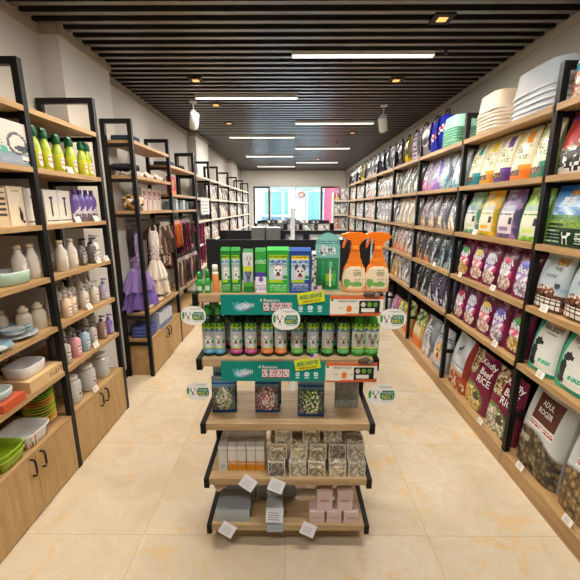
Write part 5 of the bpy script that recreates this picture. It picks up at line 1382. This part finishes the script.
# ---- shelf-front banners
TEAL = (0, 134, 122)
def banner(z1, h, x0, x1, x2, zs, lab1, lab2):
    w = x1 - x0
    t = thing('shelf_banner', lab1, 'banner', 'shelf-front banners', ((x0 + x1) / 2, 1.551, z1 - h))
    b = MB(); b.box(-w / 2, w / 2, 0, .004, 0, h, TEAL); obj('panel', b.mesh('panel', CARD), t)
    f = MB()
    def p(u, v):
        x = u * 5.2
        if inel(u, v, .2, .42, .085, .26) and (hsh(int(u * 60), int(v * 9)) > .25 or inel(u, v, .2, .4, .05, .2)): return (206, 226, 240) if inel(u, v, .2, .4, .06, .16) else (90, 176, 190)
        for i in range(4):
            cx = .42 + i * .067
            d = dogface(u, (v - .36) / 4.6 + .36, cx, .36, .03, (244, 236, 234), (150, 60, 80), None)
            if inr(u, v, cx - .029, .16, cx + .029, .62): return d or ((232, 190, 196) if abs(v - .4) < .2 else (120, 50, 70))
        for i in range(3):
            cx = .735 + i * .088
            if inel(u, v, cx, .36, .022, .12): return (226, 240, 236) if not inel(u, v, cx, .36, .01, .05) else (120, 180, 190)
            if inr(u, v, cx - .02, .14, cx + .02, .2): return (190, 226, 220)
        return TEAL
    f.grid(lambda u, v: ((u - .5) * w, -.0006, v * h), 130, 28, p, False); obj('printed_front', f.mesh('printed_front', CARD), t)
    l = MB(); su = lambda x, z: -.0012
    letter(l, 'Tropi', -w * .345, h * .5, w * .1, h * .22, (120, 196, 214), su); letter(l, 'CLEAN', -w * .255, h * .5, w * .12, h * .2, WH, su); letter(l, 'PETS', -w * .26, h * .28, w * .08, h * .1, (150, 70, 150), su)
    letter(l, '4 Reasons', -w * .05, h * .74, w * .18, h * .15, WH, su)
    obj('lettering', l.mesh('lettering', CARD), t)
    w2 = x2 - x1 - .002
    t = thing('shelf_banner', lab2, 'banner', 'shelf-front banners', ((x1 + x2) / 2 + .001, 1.551, z1 - h - .004))
    b = MB(); b.box(-w2 / 2, w2 / 2, 0, .004, 0, h * .98, (226, 130, 84)); obj('panel', b.mesh('panel', CARD), t)
    f = MB()
    def p2(u, v):
        if v > .86: return (214, 106, 60)
        if v < .06 + .12 * u: return (206, 96, 50)
        if inel(u, v, .04, .82, .05, .16): return (246, 246, 240) if not inel(u, v, .04, .82, .03, .1) else (60, 140, 70)
        if inr(u, v, .55, .12, .93, .78):
            for i, c in enumerate(((214, 206, 190), (120, 170, 60), (96, 150, 70))):
                if inel(u, v, .625 + i * .115, .58, .042, .13): return c
            if inr(u, v, .6, .2, .84, .4): return (232, 230, 222)
            return (24, 32, 26)
        if inel(u, v, .36, .36, .055, .17): return (236, 120, 40)
        if inel(u, v, .22, .38, .05, .08) or inel(u, v, .5, .38, .03, .08): return (170, 160, 146) if lines(u, v, 18) else (236, 228, 214)
        return (236, 228, 214)
    f.grid(lambda u, v: ((u - .5) * w2, -.0006, v * h * .98), 64, 26, p2, False); obj('printed_front', f.mesh('printed_front', CARD), t)
    l = MB(); letter(l, 'FRESH COAT', -w2 * .17, h * .74, w2 * .36, h * .1, (60, 66, 56), su); obj('lettering', l.mesh('lettering', CARD), t)
    k = MB()
    # little crouching kitten cut-out on the banner end
    k.loft([(h * .95, .012, .006, w2 * .22, .0), (h * .97, .026, .012, w2 * .23, .002), (h * 1.14, .028, .013, w2 * .24, .002), (h * 1.24, .012, .006, w2 * .27, .002)], 16, 2, (90, 76, 66))
    k.loft([(h * .9, .008, .006, w2 * .35, 0), (h * .98, .016, .01, w2 * .36, 0), (h * 1.12, .012, .008, w2 * .37, 0)], 14, 2, (120, 104, 90))
    obj('cut_out_cat', k.mesh('cut_out_cat', CARD), t)
    # yellow tilted sticker
    t = thing('shelf_sticker', 'tilted yellow sticker with small flag on the %s teal banner' % zs, 'sticker', 'yellow stickers', (x1 - .085, 1.548, z1 - .008)); t.rotation_euler = (0, radians(-9), 0)
    b = MB(); b.box(-.06, .06, -.001, .001, -.03, .024, (222, 226, 40)); obj('sticker_card', b.mesh('sticker_card', CARD), t)
    fl = MB(); fl.grid(lambda u, v: (.018 + .036 * u, -.0016, .018 + .026 * v), 13, 11, lambda u, v: (70, 70, 130) if (u < .45 and v > .45) else ((206, 120, 130) if int(v * 11) % 2 else (232, 226, 226)), False); obj('flag', fl.mesh('flag', CARD), t)
    l = MB(); letter(l, '美国口腔护理', 0, .003, .1, .022, (20, 130, 110), lambda x, z: -.001); letter(l, '销量领先品牌', 0, -.019, .084, .01, (150, 110, 30), lambda x, z: -.001); obj('lettering', l.mesh('lettering', CARD), t)
banner(1.417, .094, -.322, .170, .412, 'upper', 'upper teal banner with white dog faces along the top display shelf', 'orange and white banner below the orange spray bottles')
banner(1.094, .1, -.334, .158, .402, 'lower', 'lower teal banner with white dog faces along the second shelf', 'orange and white banner under the green cat bottles')

# ---- wobbler tags
def wob():
    f = MB(); W, H = .118, .094
    def p(u, v):
        x, y = u * 2 - 1, v * 2 - 1
        if abs(x) ** 2.6 + abs(y) ** 2.2 > 1: return None
        if inel(u, v, .09, .52, .05, .2) : return (60, 150, 70)
        if inr(u, v, .44, .26, .93, .68) and not (v > .6 and abs(u - .7) > .2) and not (v < .32 and abs(u - .7) > .2): return (0, 122, 96)
        if inr(u, v, .5, .19, .9, .22): return (120, 160, 150)
        d = dogface(u, (v - .48) * .8 + .48, .28, .48, .17, (246, 244, 240), (190, 186, 184), None)
        if d and d[0] > 230 and u < .24 and v > .5: return (40, 38, 38)
        return d or (242, 240, 236)
    f.grid(lambda u, v: ((u - .5) * W, 0, (v - .5) * H), 52, 42, p, False)
    l = MB(); su = lambda x, z: -.0006
    letter(l, 'TropiClean', .012, .034, .052, .008, (90, 110, 140), su); letter(l, 'VOTED', .022, .007, .042, .012, (214, 232, 220), su); letter(l, 'NO.1', .022, -.009, .044, .016, (246, 226, 90), su)
    a = MB(); a.tube([(0, .002, -.02), (0, .02, -.03), (0, .055, -.02)], .0022, (226, 228, 226), 6)
    proto('wob', 'shelf_wobbler', 'wobbler', (f, CARD), (('lettering', l, CARD), ('plastic_arm', a, PLASTIC)))
wob()
for x, z, s, lab in ((-.434, 1.334, .92, 'white oval dog tag at the left end of the top display shelf'), (-.026, 1.318, 1.05, 'white oval dog tag in the middle of the upper teal banner'), (.443, 1.32, 1.0, 'white oval dog tag at the right end of the top display shelf'),
                     (-.434, .968, .98, 'white oval dog tag hanging lower left, beside the bead bags'), (.418, .953, 1.15, 'white oval dog tag hanging lower right, beside the grey mesh bag')):
    spawn('wob', lab, (x, 1.5, z), 0, 'white oval dog tags', 0, 0, (s, 1, s))

# ---- third row: zip bags
def zipbag(key, w, h, cs, seed, head=(110, 150, 180), mesh=False):
    b = MB(); T = .035
    def front(u, v): s = 2 * u - 1; g_ = sin(pi * min(1, max(0, v * 1.15))) ** .5 if v < .87 else .12; return (s * w / 2, -T / 2 * max(.1, g_) * (1 - abs(s) ** 4) ** .5 - .001, v * h)
    def p(u, v):
        if mesh: return mix((126, 130, 130), (170, 172, 170), hsh(int(u * 30), int(v * 34), seed))
        if v < .09: return (34, 80, 150) if (v * 60 + u * 18) % 2 > .7 else (20, 40, 90)
        if v > .84: return mix(head, (206, 216, 222), (v - .84) * 4)
        if v > .72: return head if v < .8 else (40, 90, 150)
        if u < .05 or u > .95: return (60, 80, 110)
        r = sqrt(((u - .5) * 1.1) ** 2 + (v - .4) ** 2)
        k = hsh(int(u * 17), int(v * 22), seed)
        if r < .34 and (seed != 2 or (r * 16) % 2 > .7): return cs[int(k * len(cs))]
        return mix((50, 56, 62), cs[int(k * len(cs))], .45)
    b.grid(front, 36, 44, p)
    b.grid(lambda u, v: (lambda q: (-q[0], -q[1], q[2]))(front(u, v)), 8, 44, (90, 110, 130))
    proto(key, 'zip_bag', 'zip bag', (b, FILM))
zipbag('z_white', .125, .2, [(206, 206, 196), (150, 176, 120), (232, 230, 222), (96, 110, 90), (180, 160, 130)], 1)
zipbag('z_pink', .125, .2, [(206, 120, 110), (232, 206, 196), (170, 80, 76), (240, 226, 220)], 2)
zipbag('z_green', .135, .205, [(120, 150, 60), (60, 80, 40), (226, 226, 210), (170, 180, 110), (40, 44, 40)], 3, (96, 140, 170))
zipbag('z_mesh', .125, .17, [(150, 150, 146)], 4, (140, 146, 150), True)
gput('z_white', 'blue-topped zip bag with white and green beads, left end of third shelf', -.35, GZ[2], 1.665, None, .04, None, -.06); gput('z_pink', 'blue-topped zip bag with a coil of pink beads', -.128, GZ[2], 1.665, None, 0, None, -.06)
gput('z_green', 'blue-topped zip bag with green and black rings', .097, GZ[2], 1.63, None, -.03, None, -.06); gput('z_mesh', 'grey patterned bag at the right end of the third shelf', .292, GZ[2], 1.715, None, 0, None, -.05)
for i, (x, k, w_) in enumerate(((-.36, 'z_white', 'white bead bag'), (-.12, 'z_pink', 'pink bead bag'), (.1, 'z_green', 'green ring bag'), (.30, 'z_mesh', 'grey patterned bag'))):
    gput(k, 'zip bag standing directly behind the front %s' % w_, x, GZ[2], 1.75 + (.03 if i == 3 else 0), 'zip bags in the back row', 0, (1, 1, 1.05), -.06)

# ---- fourth row: white and orange boxes, clear toy packs
boxproto('orbox', 'treat_box', 'box', .046, .07, .145, (222, 218, 210), lambda u, v: (226, 146, 36) if v < .45 and not (lines(u, v, 26, .5) and v > .24) else ((150, 146, 140) if (.8 < v < .88 and lines(u, v, 16)) else (226, 222, 214)), (190, 186, 180), None, 14, 34)
boxproto('whbox', 'treat_box', 'box', .046, .07, .145, (216, 214, 208), lambda u, v: (190, 206, 214) if inr(u, v, .25, .1, .7, .25) else ((160, 156, 150) if (.8 < v < .88 and lines(u, v, 16)) else (222, 220, 214)), (190, 186, 180), None, 14, 34)
gput('whbox', 'plain white upright box, left of the orange-based boxes', -.362, GZ[3], 1.655)
for i, x in enumerate((-.312, -.264, -.214, -.166)): gput('orbox', 'white box with orange base, %s in the front row' % place(i), x, GZ[3], 1.655, 'white boxes with orange bases')
for i, x in enumerate((-.362, -.312, -.264, -.214, -.166)): gput('whbox', 'white upright box in the back row, %s, behind the orange-based boxes' % place(i), x, GZ[3], 1.73, 'white boxes in the back row')
def toy(key, seed, cs, w=.088, h=.088):
    b = MB(); W = w / 2
    for ax in range(5):
        def fn(u, v, ax=ax):
            a, c_ = (u - .5) * w, v * h; wob_ = .003 * sin(u * 11 + seed) * sin(v * 9)
            return [(a, -W + wob_, c_), (W - wob_, a, c_), (-a, W - wob_, c_), (-W + wob_, -a, c_), (a, (v - .5) * w, h + wob_)][ax]
        def p(u, v):
            k = hsh(int(u * 9 + 2 * sin(v * 7 + seed)), int(v * 9 + 2 * sin(u * 8 + seed)), seed + ax)
            if ax == 0 and inr(u, v, .2, .62, .8, .82) and seed % 3 == 0: return (222, 214, 200) if not lines(u, v, 14) else (120, 96, 80)
            if min(u, v, 1 - u, 1 - v) < .05: return (206, 200, 184)
            return cs[int(k * len(cs))]
        b.grid(fn, 18, 18, p, False)
    proto(key, 'toy_pack', 'toy pack', (b, FILM))
toy('toy0', 0, [(186, 172, 144), (206, 194, 168), (140, 126, 100), (170, 154, 122), (110, 98, 78)]); toy('toy1', 1, [(196, 186, 162), (140, 130, 112), (214, 206, 186), (160, 146, 120), (160, 166, 172)]); toy('toy2', 2, [(110, 104, 94), (190, 184, 170), (76, 70, 64), (140, 130, 112)]); toy('toy3', 3, [(206, 192, 160), (180, 164, 130), (222, 214, 192), (140, 124, 98)])
q = 0
for lay, (z, y, xs) in enumerate(((GZ[3], 1.62, (-.078, .028, .13, .235, .333)), (GZ[3] + .089, 1.64, (-.07, .035, .135, .236, .33)), (GZ[3] + .178, 1.66, (-.04, .10, .215)))):
    for j, x in enumerate(xs):
        k = ('toy2', 'toy1', 'toy0', 'toy3', 'toy1', 'toy0', 'toy3', 'toy0', 'toy2', 'toy1', 'toy3', 'toy0', 'toy1')[q]; q += 1
        gput(k, 'clear-wrapped beige toy pack, %s in the %s layer of the pile' % (place(j), ('bottom', 'middle', 'top')[lay]), x, z, y, 'clear-wrapped toy packs', random.uniform(-.08, .08), (1, 1, .98))
for j, x in enumerate((-.07, .04, .15, .26, .345)):
    gput(('toy0', 'toy1', 'toy3')[j % 3], 'clear-wrapped toy pack at the back of the pile, %s' % place(j), x, GZ[3], 1.75, 'clear-wrapped toy packs', 0, (1, 1, 1.5))
boxproto('paperbox', 'white_box', 'box', .07, .05, .06, (226, 222, 216)); gput('paperbox', 'small white box on top of the rear toy packs, right side', .30, GZ[3] + .134, 1.755)

# ---- bottom row
boxproto('greybox', 'gift_box', 'box', .18, .13, .075, (168, 174, 178), lambda u, v: mix((168, 176, 182), (178, 184, 188), v), (146, 152, 156))
boxproto('greylid', 'gift_box', 'box', .185, .07, .06, (160, 166, 170), None, (142, 148, 152))
gput('greybox', 'blue-grey flat box at the front left of the bottom shelf', -.315, GZ[4], 1.645, 'blue-grey boxes'); gput('greylid', 'blue-grey box standing behind the front left one', -.305, GZ[4], 1.755, 'blue-grey boxes', 0, (1, 1, 1.7))
boxproto('lbox', 'gift_box', 'box', .088, .09, .13, (176, 182, 184), None, (160, 166, 168)); 
gput('lbox', 'tall blue-grey box in the middle of the bottom shelf', -.09, GZ[4], 1.70, 'blue-grey boxes', 0, (1, 1, 1.35)); gput('lbox', 'short blue-grey box in front of the tall middle box', -.09, GZ[4], 1.606, 'blue-grey boxes', 0, (1, .9, .75))
for i, (x, y) in enumerate(((-.165, 1.79), (-.01, 1.79))): gput('lbox', 'blue-grey box behind the tall middle box, on its %s' % ('left', 'right')[i], x, GZ[4], y, 'blue-grey boxes', 0, (.7, 1, 1.6))
def card(key, w, h, c=(226, 226, 228), txtc=(170, 170, 180), fn=None):
    b = MB(); b.box(-w / 2, w / 2, -.0012, .0012, -h / 2, h / 2, c)
    for i in range(4): b.box(-w * .36, w * (.3 - .06 * (i % 2)), -.0016, -.0012, -h * .3 + i * h * .15, -h * .3 + i * h * .15 + h * .04, txtc)
    proto(key, 'price_tag', 'price tag', (b, CARD))
card('ptag', .08, .062); card('flyer', .092, .08, (214, 216, 222), (96, 96, 120)); card('pinktag', .07, .06, (206, 176, 160), (150, 110, 100))
PT = [(-.34, .135, 35, 'white tag hanging below the front edge under the flat blue-grey box'), (-.223, .425, 40, 'white tag hanging below the orange-based boxes'), (-.078, .410, 25, 'white tag hanging below the left toy packs'), (.088, .138, 28, 'white tag hanging under the bottom shelf beside the pink boxes')]
for x, z, r, lab in PT:
    o = spawn('ptag', lab, (x, 1.548, z), 0, 'hanging white price tags', .25); o.rotation_euler = (radians(-20), radians(r), 0)
o = spawn('flyer', 'white printed slip leaning on the short middle box', (-.09, 1.555, .22), 0, None); o.rotation_euler = (radians(-12), radians(3), 0)
boxproto('slipbox', 'gift_box', 'box', .085, .003, .05, (176, 190, 204)); gput('slipbox', 'pale blue tag plate fixed to the bottom shelf front edge', -.088, .112, 1.5575)
o = spawn('pinktag', 'crumpled pinkish tag at the left end of the bottom shelf gap', (-.375, 1.60, .375), 0, None); o.rotation_euler = (radians(-15), radians(-24), radians(20))
b = MB()
for k in range(3):
    b.tube([(-.06 + k * .03, 0, 0), (-.05 + k * .03, .01, .05), (-.02 + k * .03, -.01, .065), (.01 + k * .03, .01, .04), (.03 + k * .03, 0, .0)], .004, (110, 84, 74), 6)
proto('wirecoil', 'cable_coil', 'cable', (b, PLASTIC)); gput('wirecoil', 'brown cable coil lying on the rear blue-grey box', -.3, GZ[4] + .102, 1.755)
boxproto('pinkbox', 'pink_box', 'box', .08, .085, .125, (214, 190, 184), lambda u, v: (214, 190, 184), (206, 182, 176), [('PIDAN', 0, .065, .042, .013, (150, 70, 70))])
for i, x in enumerate((.135, .226, .317)): gput('pinkbox', 'pale pink box, %s of the front trio on the bottom shelf' % ('left', 'middle', 'right')[i], x, GZ[4], 1.61, 'pale pink boxes', 0, (.97, .85, .55))
for i, x in enumerate((.175, .283)): gput('pinkbox', 'taller pale pink box, %s of two standing on the front trio' % ('left', 'right')[i], x, GZ[4] + .0695, 1.618, 'pale pink boxes', 0, (1, .85, 1.0))

# ------------------------------------------------------------------ racks further down the aisle
t = thing('sign_pole', 'slim light grey pole standing just behind the front display rack', 'pole', None, (.005, 3.1, 0))
b = MB(); b.loft([(0, .14, .14), (.015, .14, .14), (.02, .02, .02), (1.79, .018, .018), (1.795, .012, .012)], 18, 2, (196, 200, 200)); obj('pole', b.mesh('pole', METAL), t)
def backrack(x0, x1, y, h, lab, goods, gl):
    t = thing('display_rack', lab, 'display rack', None, ((x0 + x1) / 2, y, 0)); w = (x1 - x0) / 2
    for s in (-1, 1):
        b = MB(); b.box(s * w - .03, s * w + .03, -.03, .03, 0, h, BLK); obj('post', b.mesh('post', METAL), t)
        b = MB(); b.box(s * w - .03, s * w + .03, -.3, .3, 0, .04, BLK); obj('foot', b.mesh('foot', METAL), t)
    b = MB(); b.box(-w + .03, w - .03, -.015, .015, h - .12, h, (36, 37, 40)); obj('top_panel', b.mesh('top_panel', METAL), t)
    b = MB(); b.box(-w + .03, w - .03, -.012, .012, .2, h - .2, (52, 52, 54)); obj('back_panel', b.mesh('back_panel', METAL), t)
    for z in (.15, .5, .85, 1.15):
        b = MB(); b.box(-w + .03, w - .03, -.3, -.013, z - .03, z, SHC); obj('shelf', b.mesh('shelf', OAKX), t)
    return t
backrack(-.75, .78, 3.9, 1.555, 'second display rack down the aisle, black topped, with grey boxes on its shelf', None, None)
backrack(-.62, .70, 6.3, 1.53, 'third display rack down the aisle, black topped', None, None)
backrack(-.8, .85, 8.6, 1.5, 'farthest display rack, low and dark in front of the doorway', None, None)
boxproto('metalbox', 'metal_box', 'box', .17, .24, .33, (96, 100, 98), lambda u, v: (76, 80, 78) if inr(u, v, .1, .15, .9, .7) else (110, 114, 112), (206, 210, 206), None, mat=METAL)
for i, (x, y) in enumerate(((-.345, 3.76), (-.19, 3.70))):
    gput('metalbox', 'grey metal-look box, %s one on the second aisle rack' % ('left', 'right')[i], x, 1.15, y, 'grey boxes on the second rack', 0, (.8, .9, 1.36))
for rk, y, z in ((1, 3.74, 1.15), (2, 6.15, 1.15), (3, 8.45, 1.15)):
    for j in range(5):
        x = -.5 + j * .26
        if rk == 1 and j < 2: continue
        k = ('slate', 'mint', 'palegrey', 'blacksilver')[(j + rk) % 4]
        gput(k, '%s, %s on the top shelf of the %s aisle rack' % (DESC[k], place(j - (2 if rk == 1 else 0)), ('', 'second', 'third', 'farthest')[rk]), x, z, y, 'bags on the aisle racks', 0, (1, 1, 1.15), -.06)
t = thing('clothes_stand', 'low hanging stand with two sloping arms between the aisle racks', 'clothes stand', None, (.0, 5.2, 0))
b = MB(); b.loft([(0, .16, .16), (.02, .16, .16), (.03, .03, .03), (1.62, .022, .022)], 18, 2, (176, 180, 180)); obj('pole', b.mesh('pole', METAL), t)
b = MB(); b.prism([(-.42, 1.52), (-.3, 1.545), (-.1, 1.60), (0, 1.68), (.1, 1.60), (.3, 1.545), (.42, 1.52), (.3, 1.53), (.1, 1.565), (0, 1.6), (-.1, 1.565), (-.3, 1.53)], -.012, .012, (110, 116, 118)); obj('hanger_arm', b.mesh('hanger_arm', METAL), t)
for s in (-1, 1):
    for j in range(3):
        garment_k = ('coat_black', 'coat_tan', 'coat_mauve')[j]
        spawn(garment_k, '%s pet coat hanging on the %s arm of the aisle clothes stand' % (('black', 'tan', 'mauve')[j], 'left' if s < 0 else 'right'), (s * (.16 + j * .1), 5.12, 1.47 - .02 * j), .6, 'coats on the clothes stand')

for o in SC.objects:
    if 'label' in o and len(o['label'].replace('-', ' ').split()) > 16: print('LONG', o['label'])
# ------------------------------------------------------------------ light, sky, camera
W = bpy.data.worlds.new('daylight'); SC.world = W; W.use_nodes = True
nt = W.node_tree; bg = nt.nodes['Background']
tcw = nd(nt, 'ShaderNodeTexCoord'); sxw = nd(nt, 'ShaderNodeSeparateXYZ'); nt.links.new(tcw.outputs['Generated'], sxw.inputs[0])
skyc = ramp(nt, sxw.outputs[2], [(.0, (.95, .97, 1)), (.5, (.62, .8, 1))])
nt.links.new(skyc, bg.inputs[0]); bg.inputs[1].default_value = 11.0
# warm display spots aimed at the shelves, beside the fixtures; the last row has no fixtures
for x, y, _ in SPOTS[:2]: spot(x, y, CH - .03, 1.75, y - .2, 1.6, 24, 80)
for x, y, _ in SPOTS[2:5]: spot(x, y, CH - .03, -1.7, y - .3, 1.4, 18, 85)
for x, y, tx in ((1.1, 1.6, 1.8), (-1.05, 1.2, -1.75), (-1.05, 2.6, -1.75), (-1.05, 3.3, -1.7)): spot(x, y, CH - .03, tx, y + .1, 1.1, 42, 95)

cam = bpy.data.cameras.new('camera'); cam.sensor_fit = 'HORIZONTAL'; cam.sensor_width = 36.0; cam.lens = 36.0 * 356.0 / 580.0
co = obj('camera', cam, None, (0, 0, 1.8), (radians(90 - 13.1), 0, radians(.32)))
cam.clip_end = 200; SC.camera = co
SC.view_settings.view_transform = 'Standard'; SC.view_settings.look = 'None'; SC.view_settings.exposure = 0.05
SC.cycles.use_denoising = True; SC.cycles.max_bounces = 8; SC.cycles.diffuse_bounces = 4; SC.cycles.transparent_max_bounces = 8
SC.cycles.sample_clamp_indirect = 8
